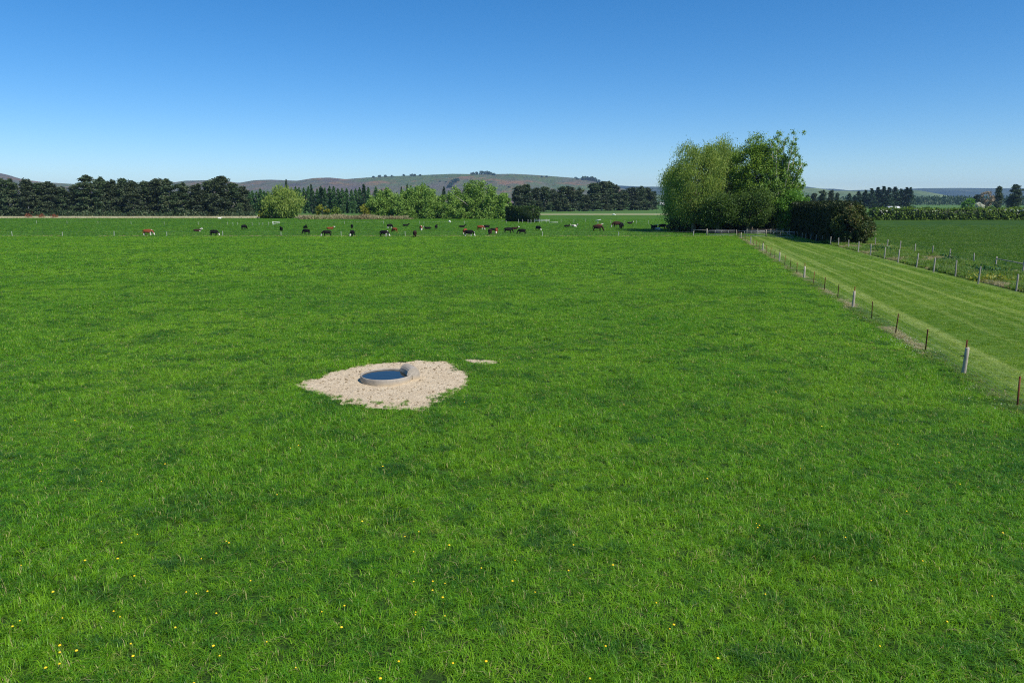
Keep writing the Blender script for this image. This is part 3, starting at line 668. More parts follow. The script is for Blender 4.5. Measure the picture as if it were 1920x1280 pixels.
# stock yard of posts and pipe rails in front of the clipped hedge
fy = tag(empty('stockyard', tuple(G(1000, 419))), 'small stockyard of white posts and pipe rails by the dark clipped hedge', 'stockyard')
pts = []
for i, (px, py) in enumerate([(972, 418.5), (980, 418.5), (990, 418.8), (995.5, 419), (1002, 418), (1011, 418), (1016, 418), (1024, 418), (1030, 418.5)]):
    p = G(px, py); o = child('post', thin[i % 2], fy, p.x, p.y); o.scale = (1.3, 1.3, 1.3); pts.append((p.x - fy.location.x, p.y - fy.location.y))
mb = MB()
for z in (.7, 1.15):
    mb.tube([(*pts[4], z), (*pts[8], z)], .05, 6)
mb.build('rail', M['white'], fy)
mb = MB(); mb.box((pts[8][0] + 1.6, pts[8][1], .3), (2.6, .25, .12), .1); mb.build('board', M['white'], fy)
p = G(512, 423); fg = tag(empty('field_gate', tuple(p)), 'small white tube gate standing alone in the field among thin posts', 'gate')
k_ = pxm(p.y); mb = MB(); mb.tube([(0, 0, 0), (0, 0, 1.25)], .09, 8); mb.build('post', M['white'], fg)
mb = MB(); mb.tube([(0, 0, 1.1), (9.5 * k_, 1.5, 1.1), (9.5 * k_, 1.5, .75), (0, 0, .55)], .05, 6); mb.build('frame', M['white'], fg)

# ------------------------------------------------------------------ gates at the end of the lane
corner = [G(1300.6, 440), G(1325, 442), G(1380.6, 441.8), G(1436, 443.5)]
def pole(root, p, h, r, mat, name='post'):
    mb = MB(); mb.tube([(0, 0, -.2), (0, 0, h - .02), (0, 0, h)], [r, r * .97, r * .8], 10); o = mb.build(name, mat, root); o.location = Vector(p) - root.location; return o
st = tag(empty('stay_fence', corner[0]), 'pale strainer post with a horizontal stay rail left of the metal gates', 'fence')
pole(st, corner[0], 1.15, .07, M['post']); pole(st, corner[1], 1.45, .13, M['post'])
mb = MB(); d = corner[1] - corner[0]; mb.tube([(0, 0, 1.08), (d.x, d.y, 1.12)], .055, 8); mb.build('rail', M['post'], st)
def tube_gate(p0, p1, h, braces, label, bars=(.12, .38, .62, .86), mesh=True):
    root = tag(empty('metal_gate', p0), label, 'gate'); d = p1 - p0; L = Vector((d.x, d.y, 0))
    P = lambda u, z: tuple(L * u + Vector((0, 0, z)))
    mb = MB(); mb.tube([P(0, .1), P(0, h), P(1, h), P(1, .1), P(0, .1)], .035, 8); mb.build('frame', M['tube'], root)
    for f in bars: mb = MB(); mb.tube([P(.01, .1 + (h - .1) * f), P(.99, .1 + (h - .1) * f)], .014, 6); mb.build('rail', M['tube'], root)
    n = 4
    for k in range(1, n): mb = MB(); mb.tube([P(k / n, .11), P(k / n, h - .02)], .018, 6); mb.build('upright', M['tube'], root)
    for u0, z0, u1, z1 in braces: mb = MB(); mb.tube([P(u0, z0), P(u1, z1)], .024, 6); mb.build('brace', M['tube'], root)
    return root
tube_gate(corner[1] + Vector((.35, 0, 0)), corner[2] - Vector((.3, 0, 0)), 1.12, [], 'long light metal gate between the strainer post and the fence corner post')
tube_gate(G(1383, 443), G(1433.5, 444), 1.18, [], 'metal gate in the middle, closing the left half of the mown lane')
g2 = G(1437, 444); g3 = G(1489, 446.5)
tube_gate(g2, g3, 1.22, [(.12, .15, .33, 1.2), (.68, 1.2, .97, .15)], 'metal gate with two diagonal braces closing the right half of the lane')
gp = tag(empty('gate_post', corner[3]), 'stout pale wooden post between the two lane gates', 'post'); pole(gp, corner[3], 1.38, .11, M['post'])
hp = tag(empty('gate_hoop', G(1492, 446.5)), 'bent galvanised tube hoop at the dark hedge end of the braced gate', 'post')
k_ = pxm(hp.location.y); mb = MB(); mb.tube([(0, 0, 1.25), (.2, 0, 1.3), (.38, .2, 1.1), (.45, .3, -.1)], .04, 8); mb.build('tube', M['tube'], hp)
fh = tag(empty('yard_fence', G(1420, 438.5)), 'grey posts and rails of a yard seen through the lane gates', 'fence')
pts = []
for px in (1400, 1420, 1444.5, 1456, 1467.5, 1480):
    p = G(px, 440); pole(fh, p, 1.25, .08, M['oldpost']); pts.append(p - fh.location)
for z in (.55, 1.1): mb = MB(); mb.tube([tuple(pts[0] + Vector((0, .1, z))), tuple(pts[-1] + Vector((0, .1, z)))], .04, 6); mb.build('rail', M['oldpost'], fh)
fs = tag(empty('weed_stalk', G(1410, 440)), 'tall dry pale weed stalk standing behind the middle gate', 'weed')
mb = MB()
for k in range(7): mb.tube([(0, 0, 0), (random.gauss(0, .06), random.gauss(0, .06), 1.0), (random.gauss(0, .15), random.gauss(0, .15), random.uniform(1.2, 1.8))], [.014, .011, .02], 5)
mb.build('stalk', M['bare'], fs)

# white sprinkler-like pole with a slanting crossbar, and pale things lying in the field
p = G(1121, 421); sp_ = tag(empty('crossbar_pole', p), 'thin white pole with a slanting white crossbar standing beyond the cattle', 'pole'); k_ = pxm(p.y)
mb = MB(); mb.tube([(0, 0, 0), (0, 0, 8 * k_)], .06, 8); mb.build('pole', M['white'], sp_)
mb = MB(); mb.tube([(-5 * k_, .6, 7.2 * k_), (0, 0, 8 * k_), (5 * k_, -.6, 9.2 * k_)], [.06, .12, .08], 8); mb.build('crossbar', M['white'], sp_)
for (px, py, w, lab) in ((1151, 404.5, 7, 'long low white object lying on the far grass below the pines'), (843, 418.8, 4, 'small flat white board lying in the grass behind the cattle')):
    p = G(px, py); k_ = pxm(p.y); mb = MB(); mb.tube([(-w / 2 * k_, 0, .5), (0, 0, .75), (w / 2 * k_, 0, .3)], [.12, .35, .15], 7)
    tag(mb.build('white_board', M['white'], loc=p), lab, 'board')

# ------------------------------------------------------------------ cattle
def grow(name, joints, edges, sub=1):
    me = bpy.data.meshes.new(name); me.from_pydata([j[0] for j in joints], edges, [])
    o = bpy.data.objects.new(name, me); COL.objects.link(o)
    sk = o.modifiers.new('s', 'SKIN'); sk.use_smooth_shade = True
    for i, j in enumerate(joints):
        r = j[1]; me.skin_vertices[0].data[i].radius = (r, r) if not hasattr(r, '__len__') else r
        me.skin_vertices[0].data[i].use_root = (i == 0)
    ss = o.modifiers.new('u', 'SUBSURF'); ss.levels = sub; ss.render_levels = sub
    dg = bpy.context.evaluated_depsgraph_get(); ev = o.evaluated_get(dg)
    r = bpy.data.meshes.new_from_object(ev); r.name = name
    bpy.data.objects.remove(o); bpy.data.meshes.remove(me)
    return r
def cow_skeleton(pose):
    J = []; E = []
    def j(p, r, parent=None):
        J.append((p, r)); i = len(J) - 1
        if parent is not None: E.append((parent, i))
        return i
    low = pose == 'lying'; dz = -.62 if low else 0
    pel = j((-.55, 0, 1.02 + dz), (.35, .38)); mid = j((-.05, 0, .93 + dz), (.43, .47), pel); ch = j((.45, 0, .97 + dz), (.37, .44), mid)
    rump = j((-.86, 0, 1.10 + dz), (.26, .26), pel); nb = j((.78, 0, 1.10 + dz), (.20, .27), ch)
    if pose == 'grazing': nm = j((1.02, 0, .80), (.14, .21), nb); poll = j((1.18, 0, .48), (.13, .14), nm); face = j((1.27, 0, .28), (.10, .11), poll); muz = j((1.34, 0, .10), (.08, .09), face)
    elif pose == 'standing': nm = j((1.02, 0, 1.26), (.14, .20), nb); poll = j((1.24, 0, 1.42), (.13, .14), nm); face = j((1.44, 0, 1.33), (.10, .11), poll); muz = j((1.62, 0, 1.22), (.08, .09), face)
    else: nm = j((.98, 0, .74), (.14, .19), nb); poll = j((1.14, 0, .92), (.13, .14), nm); face = j((1.33, 0, .84), (.10, .11), poll); muz = j((1.50, 0, .74), (.08, .09), face)
    for s in (-1, 1):
        pp = J[poll][0]; j((pp[0] - .05, s * .25, pp[2] + .04), (.03, .05), poll)
        if low:
            a = j((.50, s * .24, .22), .11, ch); b = j((.85, s * .28, .12), .07, a); j((.55, s * .36, .07), .05, b)
            a = j((-.50, s * .36, .30), .20, pel); b = j((-.15, s * .52, .16), .11, a); j((-.55, s * .58, .07), .06, b)
        else:
            a = j((.50, s * .20, .68), (.13, .15), ch); b = j((.51, s * .19, .40), .075, a); c = j((.49, s * .19, .10), .052, b); j((.53, s * .19, .03), .062, c)
            a = j((-.66, s * .20, .74), (.17, .20), pel); b = j((-.84, s * .19, .44), .080, a); c = j((-.80, s * .19, .11), .054, b); j((-.76, s * .19, .03), .062, c)
    t0 = j((-1.06, 0, 1.02 + dz), .05, rump); j((-1.10, 0, .45 if not low else .15), .04, t0)
    return J, E, (J[poll][0], J[muz][0])
HEADS = {}; COWS = {}
for pose in ('grazing', 'standing', 'lying'):
    J, E, hd = cow_skeleton(pose); COWS[pose] = grow('cow_' + pose, J, E); HEADS[pose] = hd
BLACK, RED, WHITE, DARK = (.006, .0055, .006), (.17, .045, .018), (.74, .70, .62), (.030, .014, .010)
def coat(pose, kind):
    me = COWS[pose].copy(); me.name = 'cow'; n = len(me.vertices); co = np.zeros(n * 3, np.float32); me.vertices.foreach_get('co', co); co = co.reshape(-1, 3)
    base = {'b': BLACK, 'r': RED, 'd': DARK, 'w': WHITE}[kind[0]]; C = np.tile(np.array(base), (n, 1))
    p, m = (np.array(q) for q in HEADS[pose]); ax = (m - p); L = np.linalg.norm(ax); ax /= L; t_ = (co - p) @ ax
    rad = np.linalg.norm((co - p) - t_[:, None] * ax, axis=1)
    near = (rad < .22) & (t_ > -.06) & (t_ < L + .2) & (np.abs(co[:, 1]) < .17)
    if 'f' in kind: C[near] = WHITE
    if 'l' in kind: C[(co[:, 2] < .48) & (co[:, 0] < .9)] = WHITE                            # pale legs
    if 'c' in kind: C[(co[:, 0] > .62) & (co[:, 2] > co[:, 0] * 0 + (1.18 if pose != 'lying' else .62)) & (np.abs(co[:, 1]) < .14)] = WHITE; C[(co[:, 0] > .5) & (co[:, 2] < (.75 if pose != 'lying' else .25)) & (co[:, 0] < 1.05)] = WHITE
    if 'p' in kind: k = vnoise(co[:, 0] + 3, co[:, 2] + co[:, 1] * .7 + 5, .45, 12) > .52; C[k] = WHITE
    ca_ = me.color_attributes.new('coat', 'FLOAT_COLOR', 'POINT'); ca_.data.foreach_set('color', np.concatenate([C, np.ones((n, 1))], 1).astype(np.float32).ravel())
    me.materials.clear(); me.materials.append(M['coat']); me.polygons.foreach_set('use_smooth', np.ones(len(me.polygons), bool))
    return me
CM = {}
RGT, LFT, TOW, AWY = 0.0, math.pi, -math.pi / 2, math.pi / 2
cattle = [  # px, base row, height in px, pose, coat, heading, label
    (278, 441.7, 12, 'grazing', 'rflc', RGT + .1, 'red and white cow grazing alone near the left end of the white-post fence'),
    (370, 434.5, 7, 'lying', 'dfc', RGT + .3, 'dark cow with white patches lying down, white head raised'),
    (402, 442.2, 11.2, 'grazing', 'bf', RGT - .2, 'black cow with white face grazing right beside a thin white post'),
    (458, 430.5, 9.3, 'grazing', 'b', AWY - .3, 'black cow seen from behind, standing alone left of the small white gate'),
    (527.5, 434.6, 9.8, 'standing', 'b', TOW + .15, 'black cow directly above a white fence post, seen end on'),
    (574.5, 439.7, 10.3, 'grazing', 'b', LFT - .35, 'broad black cow grazing in front of another black cow sitting upright'),
    (573, 428.6, 7.5, 'lying', 'b', TOW + .4, 'black cow resting upright just behind the broad black cow'),
    (613, 443, 11.2, 'grazing', 'bf', LFT + .5, 'black cow with white face grazing left at the white-post fence'),
    (619, 430.2, 5.2, 'lying', 'rf', RGT + .2, 'brown cow lying down with its white head to the right'),
    (660, 428.7, 8, 'grazing', 'b', AWY + .3, 'small black cow behind the white-faced one, right of a thin post'),
    (660.5, 443.2, 11.5, 'grazing', 'bf', TOW - .15, 'black cow facing the camera with its white face down in the grass'),
    (720.5, 443.7, 11.7, 'grazing', 'bfc', RGT - .25, 'black cow with white face and brisket grazing right by the fence'),
    (731, 428.2, 8.5, 'grazing', 'bl', RGT + .9, 'black cow with pale legs just behind a plain red one'),
    (740, 436.1, 8.6, 'grazing', 'r', LFT - .7, 'plain red cow between two black ones, left of the dark cow'),
    (760.5, 424.3, 3.2, 'lying', 'b', RGT, 'black cow lying flat in the grass, far back, all dark'),
    (778, 444.9, 12.5, 'grazing', 'd', AWY + .1, 'dark brown cow end on at the fence, closest to the camera'),
    (789.5, 432.4, 9.5, 'grazing', 'rfc', TOW + .25, 'red cow with white face and white crest facing the camera'),
    (802, 429.8, 4.5, 'lying', 'bf', LFT + .1, 'black cow lying down with its white head to the left'),
    (818, 430, 9, 'standing', 'b', AWY - .1, 'narrow black cow end on, right of the lying white-headed one'),
    (866, 426.8, 4, 'lying', 'b', RGT + .2, 'black cow lying flat behind the red and black pair'),
    (872.5, 440.5, 12, 'grazing', 'rl', AWY - .2, 'red cow half hidden behind a white-faced black cow'),
    (879.5, 443.4, 12.2, 'grazing', 'bfl', RGT - .3, 'black cow with bright white head grazing right in front of a red one'),
    (901, 431.6, 9, 'grazing', 'rfc', RGT - .2, 'red cow with white muzzle grazing head to head with a black one'),
    (912, 430, 8.3, 'grazing', 'b', LFT + .1, 'black cow grazing left, head to head with a red one'),
    (918.5, 440.8, 11.5, 'grazing', 'd', AWY + .2, 'very dark brown cow seen from behind, left of a red white-faced one'),
    (925, 432.4, 4.5, 'lying', 'b', RGT, 'black cow lying between the dark brown cow and the red white-faced one'),
    (930.5, 438.5, 11.2, 'grazing', 'rf', TOW, 'red cow with a white blaze facing the camera'),
    (953, 437.3, 10.8, 'grazing', 'b', RGT + .3, 'black cow grazing right, second standing black one left of the hedge posts'),
    (965, 430.3, 3.8, 'lying', 'df', RGT - .1, 'dark cow lying between two standing black ones, white face right'),
    (978.5, 439.6, 10.5, 'grazing', 'b', LFT - .3, 'black cow grazing in front of the lying dark one, below the hedge posts'),
    (1009, 432.9, 9.6, 'grazing', 'bf', TOW + .6, 'black cow below the stockyard with white face at lower right'),
    (1063, 425.8, 4.8, 'lying', 'bf', RGT + .2, 'black cow lying with white head raised, right of the stockyard'),
    (1077, 425.6, 4.2, 'lying', 'bp', RGT - .3, 'black and white cow lying just right of the white-headed one'),
    (1120.5, 434, 12.5, 'grazing', 'd', RGT - .35, 'big dark brown cow grazing right beneath the crossbar pole'),
    (1123, 424.5, 4.2, 'lying', 'rfc', RGT + .1, 'red and white cow lying behind the big dark brown one'),
    (1156, 426.5, 12.5, 'grazing', 'df', LFT + .3, 'large dark cow grazing left with a white face'),
    (1165, 429.4, 12, 'grazing', 'b', TOW - .35, 'black cow facing the camera in front of the large dark one'),
    (1181, 420, 5.5, 'lying', 'bf', RGT + .3, 'black cow with white brisket lying alone beyond the dark pair'),
    (1224, 431.5, 10.5, 'standing', 'b', AWY + .2, 'black cow end on at the left of the tight group by the big trees'),
    (1229, 429.8, 9, 'standing', 'bf', TOW + .3, 'black cow holding its white head up in the tight group by the trees'),
    (1233, 431.3, 5, 'lying', 'w', LFT + .3, 'white cow lying in front of the tight group by the big trees'),
    (1242, 430, 10, 'grazing', 'b', RGT + .1, 'black cow grazing in the middle of the tight group by the trees'),
    (1254, 430.4, 9.3, 'grazing', 'rf', RGT - .5, 'red cow with white face at the right of the tight group'),
    (1272, 429.4, 5, 'lying', 'b', RGT + .4, 'black cow lying at the edge of the big trees\' shade, leftmost there'),
    (1283, 429.8, 5, 'lying', 'b', LFT + .2, 'black cow lying deeper in the shade of the big trees'),
    (1290, 429, 5.5, 'standing', 'df', TOW, 'dark cow with a pale face half lost in the big trees\' shade'),
    (412, 410.5, 3, 'lying', 'w', RGT, 'white cow lying far off near the pale track before the pines')]
HGT = {'grazing': 1.36, 'standing': 1.55, 'lying': 1.02}
for (px, py, hp, pose, kind, hd, lab) in cattle:
    p = G(px, py, .016)
    key = (pose, kind)
    if key not in CM: CM[key] = coat(pose, kind)
    o = link('cow', CM[key], None, p, hd); s_ = min(1.25, max(.85, hp * pxm(p.y) / HGT[pose])); o.scale = (s_, s_, s_)
    tag(o, lab, 'cow', 'cattle spread over the far field')

# ------------------------------------------------------------------ trees
def leaf_quads(C, ln, wd, mode, r, tint, out=None):
    """one rhombus leaf (or leaf spray) per centre"""
    n = len(C); L = ln * (.6 + .8 * r.rand(n)); Wd = wd * (.6 + .8 * r.rand(n))
    d = r.randn(n, 3)
    if mode == 'hang': d[:, 2] = -np.abs(d[:, 2]) * 3 - 1.2
    elif mode == 'up': d[:, 2] = np.abs(d[:, 2]) * 2.4 + .8
    elif mode == 'flat': d[:, 2] *= .35; d[:, 2] += .25
    d /= np.linalg.norm(d, axis=1)[:, None]
    u = r.randn(n, 3); u -= (u * d).sum(1)[:, None] * d; u /= np.linalg.norm(u, axis=1)[:, None]
    a = C - d * L[:, None] * .5; b = C + d * L[:, None] * .5; m = C + d * (L * .05)[:, None]
    V = np.stack([a, m + u * Wd[:, None] * .5, b, m - u * Wd[:, None] * .5], 1).reshape(-1, 3)
    F_ = np.arange(4 * n).reshape(-1, 4)
    return V, F_, np.repeat(tint, 4)
def crown_mesh(name, clumps, ln, wd, mode, mat, seed, per=60, shell=.55, amp=.35, fuzz=.2):
    """clumps: (centre, radii, weight); leaves gather towards the outside of every clump"""
    r = np.random.RandomState(seed); Cs = []; Ts = []
    for (c, rad, w) in clumps:
        k = max(4, int(per * w)); d = r.randn(k, 3); d /= np.linalg.norm(d, axis=1)[:, None]
        q = shell + (1 - shell) * r.rand(k) ** .6 + fuzz * r.randn(k)
        if mode == 'hang':
            s = np.array(c) + d * q[:, None] * np.array(rad); s[:, 2] -= np.abs(r.randn(k)) * rad[2] * .5
        else: s = np.array(c) + d * q[:, None] * np.array(rad)
        ct = r.rand() * amp
        Cs.append(s); Ts.append(np.clip(.5 - amp / 2 + ct + .22 * r.randn(k), 0, 1))
    C = np.concatenate(Cs); T = np.concatenate(Ts); k = C[:, 2] > .05; C, T = C[k], T[k]
    V, F_, tt = leaf_quads(C, ln, wd, mode, r, T); V[:, 2] = np.maximum(V[:, 2], .02)
    return mesh_np(name, V, F_, mat, {'tint': tt})
def trunk_mesh(name, H, r0, limbs, mat, seed, lean=0.0, sides=8):
    rs = random.Random(seed); mb = MB(); n = 7
    pts = [(rs.gauss(0, .02 * H) * (i / n) + lean * H * (i / n) ** 1.5, rs.gauss(0, .02 * H) * (i / n), -.3 if i == 0 else H * i / n) for i in range(n + 1)]
    mb.tube(pts, [r0 * (1.25 if i == 0 else 1) * (1 - .85 * i / n) for i in range(n + 1)], sides)
    for (h0, tip) in limbs:
        t_ = h0 / H * n; i = min(int(t_), n - 1); f = t_ - i; b = [pts[i][k] + (pts[i + 1][k] - pts[i][k]) * f for k in range(3)]
        rr = r0 * (1 - .85 * h0 / H) * .55
        m_ = [(b[k] + tip[k]) / 2 + (0, 0, .06 * H)[k] + rs.gauss(0, .012 * H) for k in range(3)]
        mb.tube([b, m_, tip], [rr, rr * .65, rr * .2], 6)
    return mb.mesh(name, mat, True)
def ellip_clumps(n, H, W, z0, r, rad=(.9, .9, .7), top=1.0, fill=.35, power=1.0, squash=1.0):
    """clumps spread over a dome from z0*H to H, W across"""
    out_ = []; lobes = []
    for _ in range(9): l_ = r.randn(3); lobes.append((l_ / np.linalg.norm(l_), r.uniform(-.28, .16)))
    for i in range(int(n * 1.5)):
        d = r.randn(3); d /= np.linalg.norm(d); q = (fill + (1 - fill) * r.rand() ** .5)
        zc = (1 + z0) / 2 * H; hz = (1 - z0) / 2 * H
        q *= 1 + sum(a_ * max(0, d @ l_) ** 6 for l_, a_ in lobes)
        c = np.array([d[0] * W / 2 * q, d[1] * W / 2 * q * squash, zc + d[2] * hz * min(q, 1.06)]); s = .45 + .8 * r.rand()
        out_.append((c, np.array(rad) * s, s * s))
    return out_
def tree(name, label, loc, H, trunk, crown, group=None, rz=0.0, cat='tree'):
    o = tag(empty(name, loc, rz), label, cat, group); link('trunk', trunk, o); link('crown', crown, o); return o
def place_copy(src, label, loc, scale, rz, group=None):
    c = copy_tree(src); c.location = loc; c.scale = scale; c.rotation_euler = (0, 0, rz); c['label'] = label
    if group: c['group'] = group
    return c
def limbs_to(clumps, H, n, r, lo=.25, hi=.8):
    idx_ = r.permutation(len(clumps))[:n]; L = []
    for i in idx_:
        c = clumps[i][0]; h0 = float(np.clip(c[2] * .6, lo * H, hi * H)); L.append((h0, tuple(c)))
    return L

# --- the big group right of centre: willows, a dense broadleaf, a tall airy poplar
def big_tree(px, base, top, wpx, kind, label, seed, z0=.12, n=90, per=330, ln=.42, wd=.14, mode='hang', mat='willow', name='willow_tree', rad=(1.7, 1.7, 1.5), fill=.4, r0=.5, extra=(), squash=1.0, bark='bark', nl=12):
    r = np.random.RandomState(seed); p = G(px, base); H = ztop(p.y, top); Wm = wpx * pxm(p.y)
    cl = ellip_clumps(n, H * .96, Wm * .9, z0, r, rad, fill=fill, squash=squash) + [(np.array(c), np.array(q), w) for c, q, w in extra]
    tk = trunk_mesh('trunk', H * .8, r0, limbs_to(cl, H * .8, nl, r), M[bark], seed)
    cr = crown_mesh('crown', cl, ln, wd, mode, M[mat], seed, per, fuzz=.38)
    return tree(name, label, p, H, tk, cr)
big_tree(1300, 435.5, 260, 124, 'w', 'broad olive-green willow at the left end of the big tree group', 201, z0=.10, n=110)
big_tree(1270, 433, 284, 72, 'w', 'lower leaning willow forming the left shoulder of the big tree group', 202, z0=.12, n=60)
big_tree(1348, 433, 252, 104, 'w', 'tall willow in the middle of the big tree group', 203, z0=.05, n=100)
big_tree(1345, 437.5, 362, 96, 'b', 'low green tree in front of the tall willows, left of the middle gate', 215, z0=.2, n=70, mode='rand', mat='mid', name='broadleaf_tree', ln=.34, wd=.20, rad=(1.3, 1.3, 1.0))
big_tree(1402, 437.5, 350, 104, 'b', 'low dense shade-darkened tree in front of the big tree group by the gates', 204, z0=.2, n=80, mode='rand', mat='mid', name='broadleaf_tree', ln=.34, wd=.20, rad=(1.5, 1.5, 1.1))
big_tree(1408, 436, 246, 90, 'b', 'tallest dense green tree in the big group, left of the airy poplar', 205, z0=.12, n=90, mode='rand', mat='broad', name='broadleaf_tree', ln=.34, wd=.20, rad=(1.5, 1.5, 1.2))
# airy poplar: separate upright plumes with sky between them
p = G(1459, 437); H = ztop(p.y, 250); k_ = pxm(p.y); r = np.random.RandomState(206); cl = []; lim = []
for (dx, z0_, z1_, w_) in ((-26, .3, .93, 1.3), (-12, .4, 1.0, 1.1), (2, .45, .97, 1.2), (14, .35, 1.0, 1.2), (27, .3, .86, 1.1), (33, .35, .72, 1.1), (-2, .2, .8, 1.6), (22, .2, .6, 1.6), (-34, .2, .62, 1.5), (40, .38, .50, .9), (8, .2, .75, 1.7), (30, .15, .7, 1.6), (-18, .25, .85, 1.5)):
    yy = r.uniform(-1.3, 1.3)
    lim.append((.18 * H, (dx * k_ * .95, yy, z1_ * H * .97)))
    for q in range(26):
        f = q / 25; z = (z0_ + (z1_ - z0_) * f) * H + r.randn() * .3; x = dx * k_ * (.35 + .65 * f) + r.randn() * .75; s_ = r.uniform(.45, 1.2) * (1.1 - .45 * f)
        cl.append((np.array([x, yy * f + r.randn() * .5, z]), np.array([w_ * .55, w_ * .55, .75]) * s_, .75 * s_))
tree('poplar_tree', 'tall airy poplar with sky showing between its plumes, right end of the big group', p, H, trunk_mesh('trunk', H * .75, .5, lim, M['pale_bark'], 206), crown_mesh('crown', cl, .34, .20, 'rand', M['poplar'], 206, 150, fuzz=.6))
big_tree(1483, 438, 352, 62, 'b', 'low bright green tree at the foot of the airy poplar beside the clipped hedge', 207, z0=-.1, n=60, mode='rand', mat='bright', name='broadleaf_tree', ln=.34, wd=.21, rad=(1.2, 1.2, .9), per=270)
big_tree(1446, 435, 300, 92, 'b', 'mid-height green tree filling the gap behind the braced gate', 208, z0=.1, n=80, mode='rand', mat='broad', name='broadleaf_tree', ln=.34, wd=.20, rad=(1.4, 1.4, 1.1))

for (px, b_, tp, w_, lab, sd) in ((1318, 432.5, 345, 90, 'added low tree, leaves coloured as the shade beneath the tall willows', 211), (1385, 432.5, 330, 95, 'added low tree, leaves coloured as the shade behind the middle gate', 212), (1450, 434, 340, 85, 'added low tree, leaves coloured as the shade next to the clipped hedge end', 213), (1282, 432.5, 372, 50, 'added small bush, leaves coloured as the shade at the left foot of the willows', 214)):  # trees added to close bright gaps and darken the group's interior
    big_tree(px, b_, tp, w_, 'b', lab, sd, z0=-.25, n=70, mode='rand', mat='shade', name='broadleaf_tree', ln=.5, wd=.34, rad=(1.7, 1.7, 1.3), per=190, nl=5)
# --- clipped hedges: a dark inner body with leaves all over it
def hedge(name, label, path, w, h, mat, seed, per_m2=40, ln=.28, wd=.18, ragged=.18, top_extra=.0, core='hedge'):
    r = np.random.RandomState(seed); root = tag(empty(name, (*path[0], 0)), label, 'hedge'); o = Vector((*path[0], 0)); mb = MB(); C = []
    for (a, b) in zip(path[:-1], path[1:]):
        a = np.array(a, float) - np.array(path[0]); b = np.array(b, float) - np.array(path[0]); d = b - a; L = np.linalg.norm(d); u = d / L; nrm = np.array([u[1], -u[0]])
        rz = math.atan2(u[1], u[0]); c = (a + b) / 2
        mb.box((c[0], c[1], h * .46), (L - .3, w - .5, h * .92), rz)
        def add(n, fn):
            C.append(fn(n))
        for s in (-1, 1):
            n = int(L * h * per_m2); t_ = r.rand(n) * L; z = r.rand(n) * h; off = w / 2 + r.randn(n) * ragged * .5 + (vnoise(t_, z, 1.6, seed) - .5) * ragged * 2 - .1
            C.append(np.stack([a[0] + u[0] * t_ + nrm[0] * s * off, a[1] + u[1] * t_ + nrm[1] * s * off, z], -1))
        n = int(L * w * per_m2 * 1.3); t_ = r.rand(n) * L; q = (r.rand(n) - .5) * w; z = h + r.randn(n) * ragged * .5 + (vnoise(t_, q, 1.8, seed + 3) - .5) * ragged * 2.2 - .05
        C.append(np.stack([a[0] + u[0] * t_ + nrm[0] * q, a[1] + u[1] * t_ + nrm[1] * q, z], -1))
        for e_, pt in ((-1, a), (1, b)):
            n = int(w * h * per_m2 * 1.2); q = (r.rand(n) - .5) * w; z = r.rand(n) * h; off = np.abs(r.randn(n)) * ragged - .1
            C.append(np.stack([pt[0] + e_ * u[0] * off + nrm[0] * q, pt[1] + e_ * u[1] * off + nrm[1] * q, z], -1))
    mb.build('dark_core', M[core], root)  # added solid box, dark so no daylight shows through the leaves
    C = np.concatenate(C); V, F_, tt = leaf_quads(C, ln, wd, 'rand', r, np.clip(vnoise(C[:, 0] * 1.3 + C[:, 1], C[:, 2] * 1.7, 1.1, seed) * .8 + .25 * r.randn(len(C)), 0, 1)); V[:, 2] = np.maximum(V[:, 2], .02)
    link('foliage', mesh_np('foliage', V, F_, M[mat], {'tint': tt}), root)
    return root
n0 = at(1603, G(1600, 459).y); f0 = at(1484, 161)
hedge('clipped_hedge', 'tall dark clipped hedge running away along the right side of the lane', [(n0.x - .2, n0.y + 3.5), (f0.x + 2, f0.y)], 5.0, ztop(n0.y + 12, 381), 'hedge', 301, 24, .36, .22, .25)
# its ragged leafy near end
r = np.random.RandomState(302); Hn = ztop(n0.y, 378); cl = ellip_clumps(48, Hn * .98, 5.6, -.05, r, (.9, .9, .8), fill=.45)
tree('hedge_bush', 'big ragged leafy bush, brown-tipped, ending the dark clipped hedge', (n0.x + .2, n0.y + 1.6, 0), Hn, trunk_mesh('trunk', Hn * .7, .2, limbs_to(cl, Hn * .7, 8, r), M['bark'], 302), crown_mesh('crown', cl, .34, .22, 'rand', M['hedge_end'], 302, 300, amp=.8), cat='bush')
# field hedge on the right
yh = 287; hx0 = at(1632, yh).x; hedge('field_hedge', 'long flowering hawthorn hedge across the far side of the right pasture', [(hx0, yh), (hx0 + 60, yh + 3), (hx0 + 190, yh - 3)], 3.0, ztop(yh, 391.5), 'hawthorn', 303, 9, .7, .45, .55)
mb = MB()
for i in range(60):
    px = random.choice((1650, 1655, 1735, 1745, 1870, 1895, 1905, 1912)) + random.gauss(0, 12); x = at(px, yh).x; z = ztop(yh, 392 + abs(random.gauss(0, 3.5))); a0 = random.random() * 6
    mb.add([(x + .5 * math.cos(a0 + k * 2.1) * random.uniform(.3, .7), yh - 1.6 + random.gauss(0, .3), z + .3 * math.sin(a0 + k * 2.1)) for k in range(3)], f3=[(0, 1, 2)])
tag(mb.build('blossoms', M['blossom']), 'white blossom sprays on the long hawthorn hedge', 'blossom', kind='stuff')
# clipped block hedge beyond the cattle
c0 = G(956, 415.5); c1 = G(1004, 417); hedge('block_hedge', 'short square-cut green hedge, dark at its base, standing by the stockyard beyond the cattle', [(c0.x, c0.y + 1.5), (c1.x, c1.y + 1.5)], 4.5, ztop(c0.y + 1, 387.5), 'block', 304, 12, .5, .35, .3)

